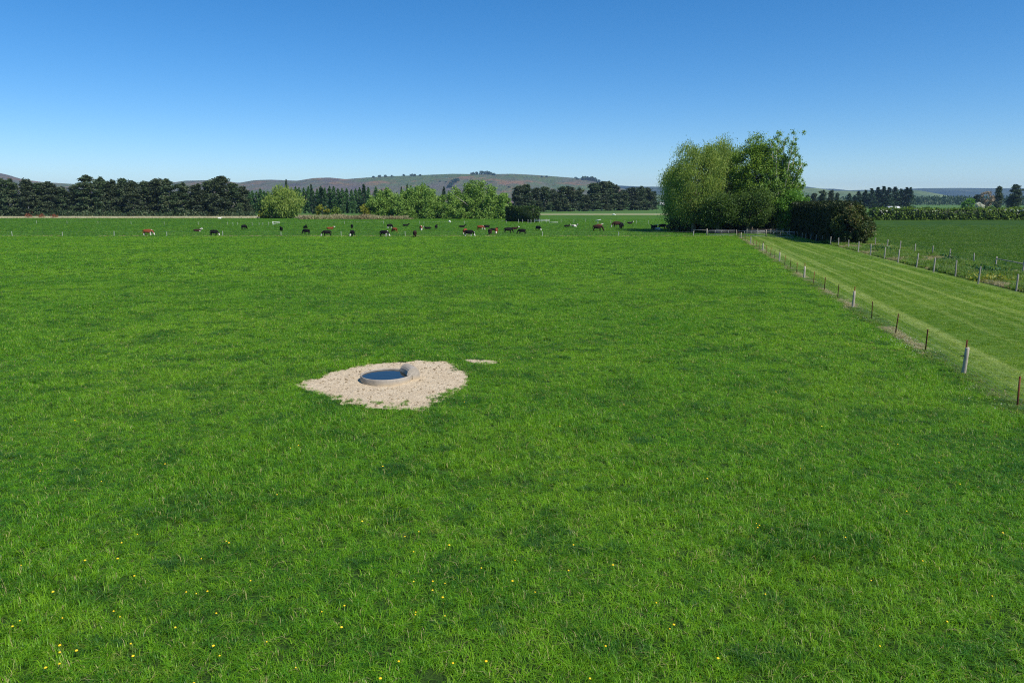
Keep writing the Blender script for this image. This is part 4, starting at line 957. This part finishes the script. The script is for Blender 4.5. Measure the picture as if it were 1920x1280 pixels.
# --- dark pine belt, left
def pine_variant(seed, flat=False, umb=False):
    r = np.random.RandomState(seed); H, Wd = 1.0, 1.0; H = 17.0; cl = []; n = 26
    for i in range(n):
        f = (i + .5) / n; z = H * (.06 + .90 * f)
        wdt = 5.4 * (1 - .66 * f ** 1.3) * (.45 + .75 * r.rand())
        if umb and .5 < f < .72: wdt *= .35
        for q in range(3):
            a = r.rand() * 6.283; d = wdt * (.35 + .65 * r.rand()); s = .8 + .6 * r.rand()
            cl.append((np.array([math.cos(a) * d, math.sin(a) * d * .9, z + r.randn() * .4]), np.array([1.7 * s, 1.7 * s, .65 * s]), s))
    for q in range(3): cl.append((np.array([r.randn() * .7, r.randn() * .7, H * .955 + r.randn() * .4]), np.array([1.0, 1.0, .8]), .8))
    lm = [(H * r.uniform(.2, .85), tuple(c[0])) for c in [cl[k] for k in r.permutation(len(cl))[:14]]]
    return trunk_mesh('trunk', H * .95, .42, lm, M['pale_bark'], seed), crown_mesh('crown', cl, 1.0, .42, 'flat', M['pine' if seed % 2 else 'macro'], seed, 85, shell=.3)
PV = [pine_variant(401 + k, umb=(k == 3)) for k in range(8)]
GP = 'dark pines of the long left shelterbelt'
belt = [(-60, 340, 60), (-20, 343, 56), (4, 336, 48), (24, 338, 46), (56, 337, 46), (80, 343, 48), (98, 342, 46), (122, 351, 40), (146, 349, 40), (166, 330, 54), (194, 335, 46), (214, 339, 46), (236, 335, 44), (252, 340, 42), (276, 341, 46), (300, 337, 48), (320, 337, 46), (345, 345, 44), (372, 346, 46), (394, 339, 42), (416, 330, 58), (438, 344, 46), (458, 351, 40)]
first_p = None
names_p = {166: 'dark pine with the highest pointed top on the left of the shelterbelt', 416: 'tallest pine near the right end of the left shelterbelt, with a gapped umbrella top', 122: 'low pine at the first dip in the left shelterbelt skyline', 458: 'last dark pine at the right end of the left shelterbelt beside the slim poplars'}
for i, (px, top, w) in enumerate(belt):
    Y = 372 + random.uniform(-6, 6); loc = at(px, Y); H = ztop(Y, top); s_ = H / 17.0; sw = w * pxm(Y) / 11.6
    lab = names_p.get(px, f'dark front-row pine, {ORD[max(0, i - 2)]} from the left edge of the photo in the long shelterbelt') if i > 1 else ('dark shelterbelt pine standing well outside the left edge of the photo', 'dark shelterbelt pine standing just outside the left edge of the photo')[i]
    tkm, crm = PV[3] if px == 416 else PV[[0, 1, 2, 4, 5, 6, 7][i % 7]]
    o = tree('pine_tree', lab, loc, H, tkm, crm, GP, random.random() * 6.28 if px != 416 else .4); o.scale = (sw, sw, s_)
for i in range(22):
    px = -50 + 24 * i + random.uniform(-5, 5); Y = 392 + random.uniform(-4, 4); loc = at(px, Y); s_ = ztop(Y, 364 + random.uniform(-9, 8)) / 17; sw = 46 * pxm(Y) / 11.6
    tkm, crm = PV[i % 8]
    o = tree('pine_tree', f'dark back-row pine, {ORD[i - 2]} from the left edge, behind the long left shelterbelt' if i > 1 else ('dark back-row pine of the shelterbelt well outside the left edge', 'dark back-row pine of the shelterbelt just outside the left edge')[i], loc, 17, tkm, crm, 'back row of the left shelterbelt', random.random() * 6.28); o.scale = (sw, sw, s_)
# undergrowth closing the foot of the belt
r = np.random.RandomState(405); n = 5200; x = at(-80, 362).x + r.rand(n) * (at(476, 362).x - at(-80, 362).x); C = np.stack([x, 362 + r.rand(n) * 5, np.abs(r.randn(n)) * 1.3 * (.5 + vnoise(x, 0 * x, 9, 3))], -1)
V, F_, tt = leaf_quads(C, .9, .5, 'rand', r, np.clip(.4 + .3 * r.randn(n), 0, 1)); V[:, 2] = np.maximum(V[:, 2], .05)
tag(link('undergrowth', mesh_np('undergrowth', V, F_, M['pine'], {'tint': tt})), 'dark undergrowth along the foot of the left pine belt', 'undergrowth', kind='stuff')
p = G(5, 405); cl = ellip_clumps(14, 3.6, 5, -.1, np.random.RandomState(7), (.8, .8, .6)); tree('bush', 'single bright green bush at the foot of the pines by the left edge', p + Vector((0, -1, 0)), 3.4, trunk_mesh('trunk', 2, .1, [], M['bark'], 3), crown_mesh('crown', cl, .6, .4, 'rand', M['bright'], 7, 60), cat='bush')

# --- pines right of centre
GQ = 'dark pines behind the cattle, right of the clipped block hedge'
belt2 = [(972, 350, 28), (986, 346, 30), (1004, 352, 28), (1020, 351, 30), (1036, 356, 28), (1052, 351, 30), (1066, 350, 30), (1086, 354, 26), (1098, 366, 24), (1112, 343, 32), (1128, 340, 34), (1140, 341, 30), (1152, 347, 28), (1166, 357, 30), (1184, 352, 30), (1200, 351, 30), (1212, 353, 28), (1223, 359, 22)]
for i, (px, top, w) in enumerate(belt2):
    w *= 1.3
    Y = 500 + (px - 965) * .55 + random.uniform(-4, 4); loc = at(px, Y); s_ = ztop(Y, top) / 17; sw = w * pxm(Y) / 11.6
    tkm, crm = PV[(i * 5 + 1) % 8]
    lab = {1112: 'pine at the left of the tallest clump behind the grazing cattle', 1128: 'tallest pine of the clump behind the grazing cattle, right of the gap', 1223: 'small last pine at the right end of the belt by the white shed', 1098: 'low pine in the gap of the belt behind the cattle'}.get(px, f'dark pine, {ORD[i]} from the left in the belt right of the block hedge')
    o = tree('pine_tree', lab, loc, 17, tkm, crm, GQ, random.random() * 6.28); o.scale = (sw, sw, s_)

# --- slim poplars and firs behind the willows
def slim_variant(seed, H=16.0, w=1.5):
    r = np.random.RandomState(seed); cl = []
    for i in range(22):
        f = (i + .5) / 22; wd_ = w * (math.sin(math.pi * min(1, f * .9 + .12)) ** .7) * .8
        for q in range(2): a = r.rand() * 6.28; cl.append((np.array([math.cos(a) * wd_ * .6, math.sin(a) * wd_ * .6, H * (.03 + .95 * f)]), np.array([.7 * wd_ + .25, .7 * wd_ + .25, .8]), .7))
    return trunk_mesh('trunk', H * .97, .22, [], M['bark'], seed, sides=6), crown_mesh('crown', cl, .9, .35, 'up', M['lombardy'], seed, 42, shell=.3)
SV = [slim_variant(501 + k) for k in range(4)]
xs = [462, 469, 476, 484, 491, 498, 505] + list(range(556, 700, 8)) + [706, 716]
for i, px in enumerate(xs):
    Y = 440 + random.uniform(-5, 5) + (20 if px > 540 else 0); loc = at(px + random.uniform(-1, 1), Y); tp = (357 if px < 510 else 352) + random.uniform(-3, 4); s_ = ztop(Y, tp) / 16; tkm, crm = SV[i % 4]
    o = tree('slim_poplar', f'slim upright poplar, {ORD[i]} from the left in the row behind the light willow', loc, 16, tkm, crm, 'slim poplars behind the willows', random.random() * 6); o.scale = (1.45, 1.45, s_)
def fir_variant(seed, H=20.0, w=3.0, mat='fir'):
    r = np.random.RandomState(seed); cl = []
    for i in range(24):
        f = (i + .5) / 24; wd_ = w * (1 - f) ** .8 + .15
        for q in range(3): a = r.rand() * 6.28; cl.append((np.array([math.cos(a) * wd_ * .65, math.sin(a) * wd_ * .65, H * (.02 + .97 * f)]), np.array([.55 * wd_ + .2, .55 * wd_ + .2, .6]), .6))
    return trunk_mesh('trunk', H * .98, .3, [], M['bark'], seed, sides=6), crown_mesh('crown', cl, .9, .36, 'flat', M[mat], seed, 46, shell=.3)
FV = [fir_variant(551 + k) for k in range(4)]
for i, (px, top, w, lab) in enumerate(((540, 336, 12, 'thin pointed fir rising behind the light willow'), (586, 345, 13, 'narrow fir with a bare spire right of the light willow'), (605, 352, 26, 'broad dark fir behind the yellow bushes'), (684, 345, 20, 'dark pointed fir left of the yellowish willow bush'), (754, 350, 12, 'dark fir top showing left between the green poplars'), (765, 345, 12, 'taller dark fir top between the green poplars'), (833, 350, 16, 'dark fir standing between the two leafy poplar clumps'), (842, 358, 14, 'lower dark fir right beside the fir between the poplar clumps'))):
    Y = 425; loc = at(px, Y); s_ = ztop(Y, top) / 20; sw = w * pxm(Y) / 6.0; tkm, crm = FV[i % 4]
    o = tree('fir_tree', lab, loc, 20, tkm, crm, None, random.random() * 6); o.scale = (sw, sw, s_)

# --- leafy trees in the middle distance
def mid_tree(px, Y, top, wpx, label, seed, mat='poplar', name='leafy_tree', z0=-.05, n=60, per=110, mode='rand', ln=.75, wd=.42, rad=(1.5, 1.5, 1.2), fill=.45, cat='tree', bark='bark'):
    r = np.random.RandomState(seed); p = at(px, Y); H = ztop(Y, top); Wm = wpx * pxm(Y); k = max(.35, min(1.2, Wm / 13))
    cl = ellip_clumps(n, H * .97, Wm * .9, z0, r, tuple(np.array(rad) * k), fill=fill)
    tk = trunk_mesh('trunk', H * .8, .035 * H * .6, limbs_to(cl, H * .8, 7, r), M[bark], seed)
    return tree(name, label, p, H, tk, crown_mesh('crown', cl, ln, wd, mode, M[mat], seed, per), cat=cat)
def plume_tree(px, Y, top, wpx, label, seed, nplume=7, mat='poplar'):
    r = np.random.RandomState(seed); p = at(px, Y); H = ztop(Y, top); Wm = wpx * pxm(Y); cl = []; lim = []
    for j in range(nplume):
        u = (j + .5) / nplume - .5 + r.uniform(-.04, .04); dx = u * Wm; topz = H * (1 - .9 * abs(u) ** 1.6 * 1.3) * r.uniform(.93, 1.0); yy = r.uniform(-.25, .25) * Wm
        lim.append((H * .12, (dx * .85, yy, topz * .9)))
        for q in range(11):
            f = q / 10; z = topz * (.05 + .93 * f); rr = (1.9 - 1.15 * f) * Wm / 13 * 7 / nplume * 1.35
            cl.append((np.array([dx * (.8 + .25 * f) + r.randn() * .5, yy + r.randn() * .7, z]), np.array([rr, rr, rr * .9]), rr * rr * .55 + .2))
    for q in range(30): cl.append((np.array([r.uniform(-.55, .55) * Wm, -.25 * Wm + r.randn() * .5, H * r.uniform(.05, .6)]), np.array([1.5, 1.5, 1.2]), 1.2))
    return tree('poplar_tree', label, p, H, trunk_mesh('trunk', H * .7, .4, lim, M['pale_bark'], seed), crown_mesh('crown', cl, .75, .42, 'rand', M[mat], seed, 85))
Yw = G(530, 410).y + 6
mid_tree(531, Yw, 350, 78, 'large light green dome-shaped willow right of the pine belt', 601, 'willow', 'willow_tree', -.1, 90, 130, 'hang', .9, .35, (1.9, 1.9, 1.5))
mid_tree(497, Yw - 1, 386, 26, 'yellow-green bush at the left foot of the light willow', 602, 'gold', 'bush', -.1, 24, 60, ln=.6, wd=.4, cat='bush')
mid_tree(604, Yw - 2, 384, 30, 'yellow-green bush right of the light willow, left of two', 603, 'gold', 'bush', -.1, 24, 60, ln=.6, wd=.4, cat='bush')
mid_tree(630, Yw - 2, 389, 22, 'smaller green bush right of the yellow-green one', 604, 'hawthorn', 'bush', -.1, 20, 60, ln=.6, wd=.4, cat='bush')
mid_tree(687, Yw - 4, 381, 32, 'small yellowish willow left of the green poplars', 605, 'gold', 'willow_tree', -.05, 30, 70, 'hang', .7, .32)
plume_tree(727, Yw - 2, 354, 56, 'leafy green poplar clump, left of the three', 606, 5)
plume_tree(790, Yw - 6, 347, 88, 'broad leafy poplar clump in the middle of the three', 607, 8)
plume_tree(893, Yw - 8, 338, 104, 'tallest and widest poplar clump, right of the three', 608, 9)
mid_tree(942, Yw - 6, 356, 34, 'green tree at the right side of the widest poplar clump', 609, 'poplar', n=40)
mid_tree(842, Yw - 9, 386, 26, 'olive-yellow bush between the two larger poplar clumps', 610, 'gold', 'bush', -.1, 22, 55, ln=.6, wd=.4, cat='bush')
# dry reeds in front of the bushes
r = np.random.RandomState(611); n = 9000; px = 560 + r.rand(n) * 215; Yr = G(650, 411.5).y + r.rand(n) * 6; x = (px - 960) / F_PX * depth_at(Yr); hh = (.9 + 1.1 * vnoise(x, Yr, 6, 3)) * (px < 766); C = np.stack([x, Yr, hh * r.rand(n)], -1)
V, F_, tt = leaf_quads(C, 1.1, .16, 'up', r, np.clip(.35 + .3 * r.randn(n) + (vnoise(x, Yr, 8, 9) - .5) * 1.2, 0, 1)); V[:, 2] = np.maximum(V[:, 2], .02)
tag(link('reeds', mesh_np('reeds', V, F_, M['reed'], {'tint': tt})), 'dry brown reeds along the edge of the field before the bushes', 'reeds', kind='stuff')
# dry tall seam of the pale track, left
r = np.random.RandomState(612); n = 6000; x = -320 + r.rand(n) * 226; C = np.stack([x, 316 + r.rand(n) * 4, r.rand(n) * .5], -1); V, F_, tt = leaf_quads(C, .6, .12, 'up', r, r.rand(n)); V[:, 2] = np.maximum(V[:, 2], .03)
tag(link('dry_grass', mesh_np('dry_grass', V, F_, M['reed'], {'tint': tt})), 'dry seeding grass edging the pale track before the left pines', 'grass', kind='stuff')
for (px, hh_, lab) in ((54, 1.9, 'red-stalked weed clump on the pale track, leftmost of three'), (78, 1.6, 'red-stalked weed clump on the pale track, middle of three'), (103, 1.6, 'red-stalked weed clump on the pale track, rightmost of three')):
    r = np.random.RandomState(px); p = G(px, 408.5); n = 150; C = np.stack([r.randn(n) * .8, r.randn(n) * .5, np.abs(r.randn(n)) * hh_ * .45], -1); V, F_, tt = leaf_quads(C, .8, .14, 'up', r, r.rand(n)); V[:, 2] = np.maximum(V[:, 2], .02)
    tag(link('weed_clump', mesh_np('weed_clump', V, F_, M['redweed'], {'tint': tt}), None, p), lab, 'weed', 'red weeds on the pale track')

# --- trees behind the hedges, right
big = [(1512, 366, 18), (1524, 362, 22), (1540, 358, 24), (1556, 357, 20), (1568, 362, 14)]
for i, (px, top, w) in enumerate(big):
    Y = 640; tkm, crm = PV[(i + 2) % 6]; o = tree('pine_tree', f'dark pine, {ORD[i]} from the left in the clump showing above the clipped hedge', at(px, Y), 17, tkm, crm, 'pines above the clipped hedge', random.random() * 6); o.scale = (w * pxm(Y) / 11.6,) * 2 + (ztop(Y, top) / 17,)
for i, (px, top, w) in enumerate([(1590, 362, 10), (1600, 366, 10), (1608, 358, 12), (1620, 356, 13), (1631, 353, 14), (1643, 351, 15), (1653, 349, 15), (1664, 351, 14), (1675, 350, 15), (1686, 354, 12), (1696, 351, 14), (1704, 351, 11)]):
    Y = 800 + random.uniform(-6, 6); tkm, crm = FV[i % 4]; o = tree('fir_tree', f'dark fir, {ORD[i]} from the left in the tall row beyond the flowering hedge', at(px, Y), 20, tkm, crm, 'row of tall firs beyond the flowering hedge', random.random() * 6); o.scale = (w * 1.9 * pxm(Y) / 6,) * 2 + (ztop(Y, top) / 20,)
for (px, Y, top, w, lab, mat, nm) in ((1815, 560, 372, 24, 'round bright green tree beyond the flowering hedge', 'bright', 'leafy_tree'), (1834, 540, 379, 18, 'low white-blossomed tree beside the round green one', 'blossom', 'blossom_tree'), (1848, 600, 354, 26, 'pale half-bare tree left of the dark pines at the right edge', 'bare', 'bare_tree'), (1832, 620, 364, 22, 'dark tree behind the white-blossomed one', 'macro', 'leafy_tree')):
    mid_tree(px, Y, top, w, lab, int(px), mat, nm, -.05, 34, 60, ln=1.0, wd=.5)
for i, (px, top, w, lab) in enumerate(((1868, 350, 20, 'slender dark pine, left of the two at the right edge'), (1900, 347, 32, 'broad dark pine at the right edge of the view'), (1935, 352, 30, 'dark pine just beyond the right edge'))):
    Y = 600; tkm, crm = PV[(i * 2) % 6]; o = tree('pine_tree', lab, at(px, Y), 17, tkm, crm, None, random.random() * 6); o.scale = (w * 1.1 * pxm(Y) / 11.6,) * 2 + (ztop(Y, top) / 17,)
# far woods on the plain
r = np.random.RandomState(701); n = 9000; px = np.concatenate([1700 + r.rand(n // 2) * 260, 1480 + r.rand(n // 4) * 240, 1200 + r.rand(n - n // 2 - n // 4) * 60]); Yd = 1500 + r.rand(n) * 500; x = (px - 960) / F_PX * depth_at(Yd)
hh = (9 + 16 * vnoise(x, Yd, 60, 5, 2) * (px > 1470)) * (px > 1270) + 8 * (px <= 1270) * vnoise(x, Yd, 60, 5); C = np.stack([x, Yd, hh * r.rand(n) ** .7], -1)
V, F_, tt = leaf_quads(C, 5.0, 3.0, 'up', r, np.clip(.4 + .3 * r.randn(n), 0, 1)); V[:, 2] = np.maximum(V[:, 2], .05)
tag(link('far_woods', mesh_np('far_woods', V, F_, M['farwood'], {'tint': tt})), 'dark strip of distant woods on the plain below the blue hills', 'woods', kind='stuff')
# two far sheds
def shed(px, Y, w, h, label):
    p = at(px, Y); o = tag(empty('farm_shed', p), label, 'shed'); mb = MB(); mb.box((0, 0, h / 2), (w, w * .5, h)); mb.build('wall', M['shedwall'], o)
    mb = MB(); a, b = w / 2 + .3, w * .25 + .3; V = [(-a, -b, h - .05), (a, -b, h - .05), (a, 0, h + w * .14), (-a, 0, h + w * .14), (-a, b, h - .05), (a, b, h - .05)]
    V += [(x, y, z + .1) for x, y, z in V]; mb.add(V, f4=[(6, 7, 8, 9), (9, 8, 11, 10), (0, 3, 2, 1), (3, 4, 5, 2), (0, 1, 7, 6), (4, 10, 11, 5), (0, 6, 9, 3), (3, 9, 10, 4), (1, 2, 8, 7), (2, 5, 11, 8)]); mb.build('roof', M['roof'], o)
    mb = MB(); mb.box((0, -w * .25 - .03, h * .4), (w * .25, .05, h * .8)); mb.build('door', M['tube'], o)
shed(1674, 640, 10, 1.9, 'white-roofed shed below the tall firs behind the flowering hedge')
shed(1240, 1500, 16, 4.5, 'far white shed between the pine belt and the big trees')

# ------------------------------------------------------------------ hills
def ridge(name, prof, Yc, y0, y1, mat, seed, rough=14, cols=420, rows=46, gully=.5):
    xs_ = np.linspace(prof[0][0], prof[-1][0], cols); pr = np.interp(xs_, [p[0] for p in prof], [p[1] for p in prof])
    k = (640 - pr) / F_PX; zc = CAM_H + Yc * (k * CP - SP) / (CP + k * SP)
    u = (xs_ - 960) / F_PX; Yr = np.concatenate([np.linspace(y0, Yc, int(rows * .7)), np.linspace(Yc, y1, rows - int(rows * .7) + 1)[1:]])
    YY, UU = np.meshgrid(Yr, u, indexing='ij'); ZC = np.tile(zc, (len(Yr), 1))
    s = np.where(YY <= Yc, (YY - y0) / (Yc - y0), 1 - (YY - Yc) / (y1 - Yc)); sm = s * s * (3 - 2 * s); sm = .35 * s + .65 * sm
    XX = UU * depth_at(YY); nz = vnoise(XX + 9000, YY * .6, 520, seed, 4) - .5
    g = 1 - np.abs(vnoise(XX + 9000, YY * .22, 330, seed + 40, 3) * 2 - 1)
    Z = ZC * sm + (nz * rough * 2.5 - g * rough * gully * 3) * np.clip(4 * s * (1 - s) + .0, 0, 1) * np.where(YY <= Yc, 1, .5)
    Z = np.maximum(Z, -4); V = np.stack([XX, YY, Z], -1).reshape(-1, 3); R_, Cn = XX.shape; ix = np.arange(R_ * Cn).reshape(R_, Cn)
    q = np.stack([ix[:-1, :-1], ix[:-1, 1:], ix[1:, 1:], ix[1:, :-1]], -1).reshape(-1, 4)
    return tag(link(name, mesh_np(name, V, q, mat, smooth=True)), kind='structure')
main_prof = [(-700, 345), (-300, 330), (-120, 318), (0, 323), (22, 328), (50, 337), (90, 342), (140, 345), (260, 345), (330, 342), (350, 339), (395, 338), (430, 340), (450, 343), (480, 338), (510, 337), (535, 338), (560, 339), (590, 334), (620, 333), (650, 336), (690, 333), (720, 331), (780, 329), (850, 326), (900, 327), (960, 326), (1000, 328), (1040, 331), (1080, 334), (1110, 336), (1130, 343), (1160, 352), (1200, 362), (1260, 372), (1320, 382)]
ridge('hills', main_prof, 5200, 3000, 7000, M['hill'], 801, gully=1.1)
far_prof = [(900, 352), (1040, 350), (1120, 347), (1160, 348), (1200, 350), (1240, 350), (1300, 349), (1400, 350), (1480, 351), (1510, 350), (1540, 354), (1560, 354), (1590, 357), (1620, 356), (1650, 357), (1700, 354), (1730, 353), (1800, 352.5), (1850, 353), (1920, 353), (2100, 349), (2500, 356)]
ridge('far_hills', far_prof, 8200, 5200, 11000, M['farhill'], 802, rough=16)
ridge('low_hills', [(1150, 384), (1230, 366), (1300, 360), (1400, 358), (1500, 352), (1530, 353), (1560, 358), (1600, 358), (1660, 358), (1700, 356), (1720, 357), (1760, 364), (1800, 372), (1850, 384)], 4200, 2900, 5600, M['lowhill'], 803, rough=7)
# trees on the hill tops: each small crown a thing
def hill_crown(seed):
    r = np.random.RandomState(seed); cl = ellip_clumps(9, 10, 11, .0, r, (2.4, 2.4, 2.0)); return trunk_mesh('trunk', 6, .5, [], M['bark'], seed, sides=5), crown_mesh('crown', cl, 3.0, 1.8, 'rand', M['farwood'], seed, 26)
HV = [hill_crown(821 + k) for k in range(3)]
dg = bpy.context.evaluated_depsgraph_get()
def on_hill(px, py):
    d = Vector(((px - 960) / F_PX, CP + (640 - py) / F_PX * SP, -SP + (640 - py) / F_PX * CP)).normalized()
    best = None
    for nm in ('hills', 'low_hills', 'far_hills'):
        ok, loc, nrm, idx_ = bpy.data.objects[nm].ray_cast(Vector((0, 0, CAM_H)), d)
        if ok and (best is None or loc.y < best.y): best = loc
    return best
spots = [(700, 333, 5, 'left'), (712, 332, 6, ''), (723, 332, 7, ''), (735, 331.5, 5, ''), (757, 330.5, 6, ''), (771, 330, 7, ''), (777, 330, 6, ''), (788, 330, 5, ''), (885, 327.6, 8, ''), (893, 327.4, 8, ''), (903, 327.3, 10, ''), (910, 327.3, 11, ''), (918, 327.5, 9, ''), (926, 329, 7, ''), (847, 347, 10, ''), (852, 343, 12, ''), (857, 340, 9, ''), (844, 352, 11, ''), (1016, 333, 5, ''), (1025, 329.8, 5, ''), (1079, 334.5, 5, ''), (1083, 337, 6, ''), (1094, 338, 11, ''), (1101, 338, 12, ''), (1108, 339, 12, ''), (1115, 340.5, 11, ''), (1121, 342.5, 9, ''), (836, 342, 4, ''), (825, 341, 4, ''), (955, 352, 6, '')]
for i, (px, py, w, _) in enumerate(spots):
    q = on_hill(px, py)
    if q is None: q = on_hill(px, py + 2.5)
    if q is None: continue
    tkm, crm = HV[i % 3]; o = tree('hill_tree', f'tiny dark tree, {ORD[i]} from the start of those dotting the brown hills', q - Vector((0, 0, 2)), 10, tkm, crm, 'trees dotted over the brown hills', random.random() * 6)
    s_ = w * pxm(q.y) / 12; o.scale = (s_, s_, s_ * .85)
    o['label'] = f'tiny dark tree on the brown hills, {ORD[i]} of those dotted there'

# ------------------------------------------------------------------ dandelions, docks
mb = MB(); n = 10
mb.tube([(0, 0, 0), (.005, .003, .10), (.008, 0, .15)], .0025, 5)
stem_me = mb.mesh('stem', M['grass'])
mb = MB(); mb.add([(.008 + .021 * math.cos(6.283 * k / n), .021 * math.sin(6.283 * k / n), .158) for k in range(n)] + [(.008 + .012 * math.cos(6.283 * k / n), .012 * math.sin(6.283 * k / n), .168) for k in range(n)] + [(.008, 0, .171), (.008, 0, .148)],
       f4=[(k, (k + 1) % n, n + (k + 1) % n, n + k) for k in range(n)], f3=[(n + k, n + (k + 1) % n, 2 * n) for k in range(n)] + [((k + 1) % n, k, 2 * n + 1) for k in range(n)])
head_me = mb.mesh('flower_head', M['yellow'])
fl = [(25, 1177), (38, 1165), (117, 1163), (213, 1150), (226, 1159), (113, 1247), (85, 1255), (144, 1224), (112, 1215), (112, 1226), (364, 1281), (400, 1212), (412, 1231), (245, 1210), (251, 1232), (350, 1112), (390, 1112), (368, 1117), (405, 1153), (378, 1050), (258, 1003), (228, 1020), (99, 1113), (253, 1083), (220, 1048), (779, 1156), (812, 1093), (834, 1096), (834, 1157), (780, 1152), (747, 1242), (850, 1247), (910, 1243), (713, 1273), (1065, 1073), (965, 1054), (1003, 1111), (1105, 1275), (902, 1068), (842, 1025), (759, 1008), (785, 998), (775, 1037), (1075, 1025), (829, 1123), (811, 1109), (776, 1092), (1420, 990), (1424, 986), (1418, 983), (1434, 1116), (1262, 1172), (1231, 1131), (1256, 1183), (1730, 1054), (1774, 1169), (1632, 1090), (1650, 1213), (1800, 910), (1682, 835), (560, 838), (545, 842), (718, 876), (870, 755), (430, 1020), (425, 1018), (75, 885), (190, 905), (640, 1180), (645, 1137), (555, 1253), (603, 1150), (470, 1090), (500, 1205), (330, 1180), (160, 1052), (1540, 800), (1455, 735), (1500, 880), (1585, 1010), (1325, 900), (1170, 760), (1050, 800), (960, 1090), (1150, 1060), (1135, 1215), (1345, 1235), (40, 1060), (520, 930), (680, 980), (1700, 960), (1880, 1000), (1860, 1120), (1760, 870), (310, 870), (140, 790)]
for i, (px, py) in enumerate(fl):
    p = G(px, py, .13); o = tag(empty('dandelion', (p.x, p.y, 0), random.random() * 6), 'small yellow dandelion flower poking out of the green paddock grass', 'flower', 'dandelions dotted over the paddock'); s_ = random.choice((.7, .85, 1.0, 1.25)); o.scale = (s_, s_, random.uniform(.9, 1.15))
    link('stem', stem_me, o); link('flower_head', head_me, o)
r = np.random.RandomState(91); 
for i, (px, py, hh_, lab) in enumerate(((1775, 492, .7, 'dark broad-leaved dock clump between the fences, left of the rail'), (1850, 512, .65, 'bright green dock clump between the fences beneath the rail'), (1650, 470, .6, 'dark dock clump in the verge nearest the leafy hedge end'), (1860, 528, .5, 'yellowish low weed clump at the lane edge between the nearest posts'))):
    p = G(px, py); n = 260; C = np.stack([r.randn(n) * 1.0, r.randn(n) * .8, np.abs(r.randn(n)) * hh_ * .65], -1); V, F_, tt = leaf_quads(C, .34, .14, 'rand', r, r.rand(n)); V[:, 2] = np.maximum(V[:, 2], .02)
    tag(link('dock_plant', mesh_np('dock_plant', V, F_, M['dock' if i != 3 else 'gold'], {'tint': tt}), None, p), lab, 'weed')

# ------------------------------------------------------------------ air
HAZE = True
if HAZE:
    mb = MB(); mb.box((0, 5200, 150), (17000, 12600, 310)); me = mb.mesh('haze', None)
    t = NT('haze air'); pv = t.n('ShaderNodeVolumePrincipled'); pv.inputs['Color'].default_value = (.46, .70, 1, 1); pv.inputs['Density'].default_value = 5.5e-5; pv.inputs['Anisotropy'].default_value = .2
    t.l(pv.outputs[0], t.out.inputs['Volume']); me.materials.append(t.m)
    tag(link('haze', me), 'pale blue air between the camera and the hills', 'haze', kind='stuff')
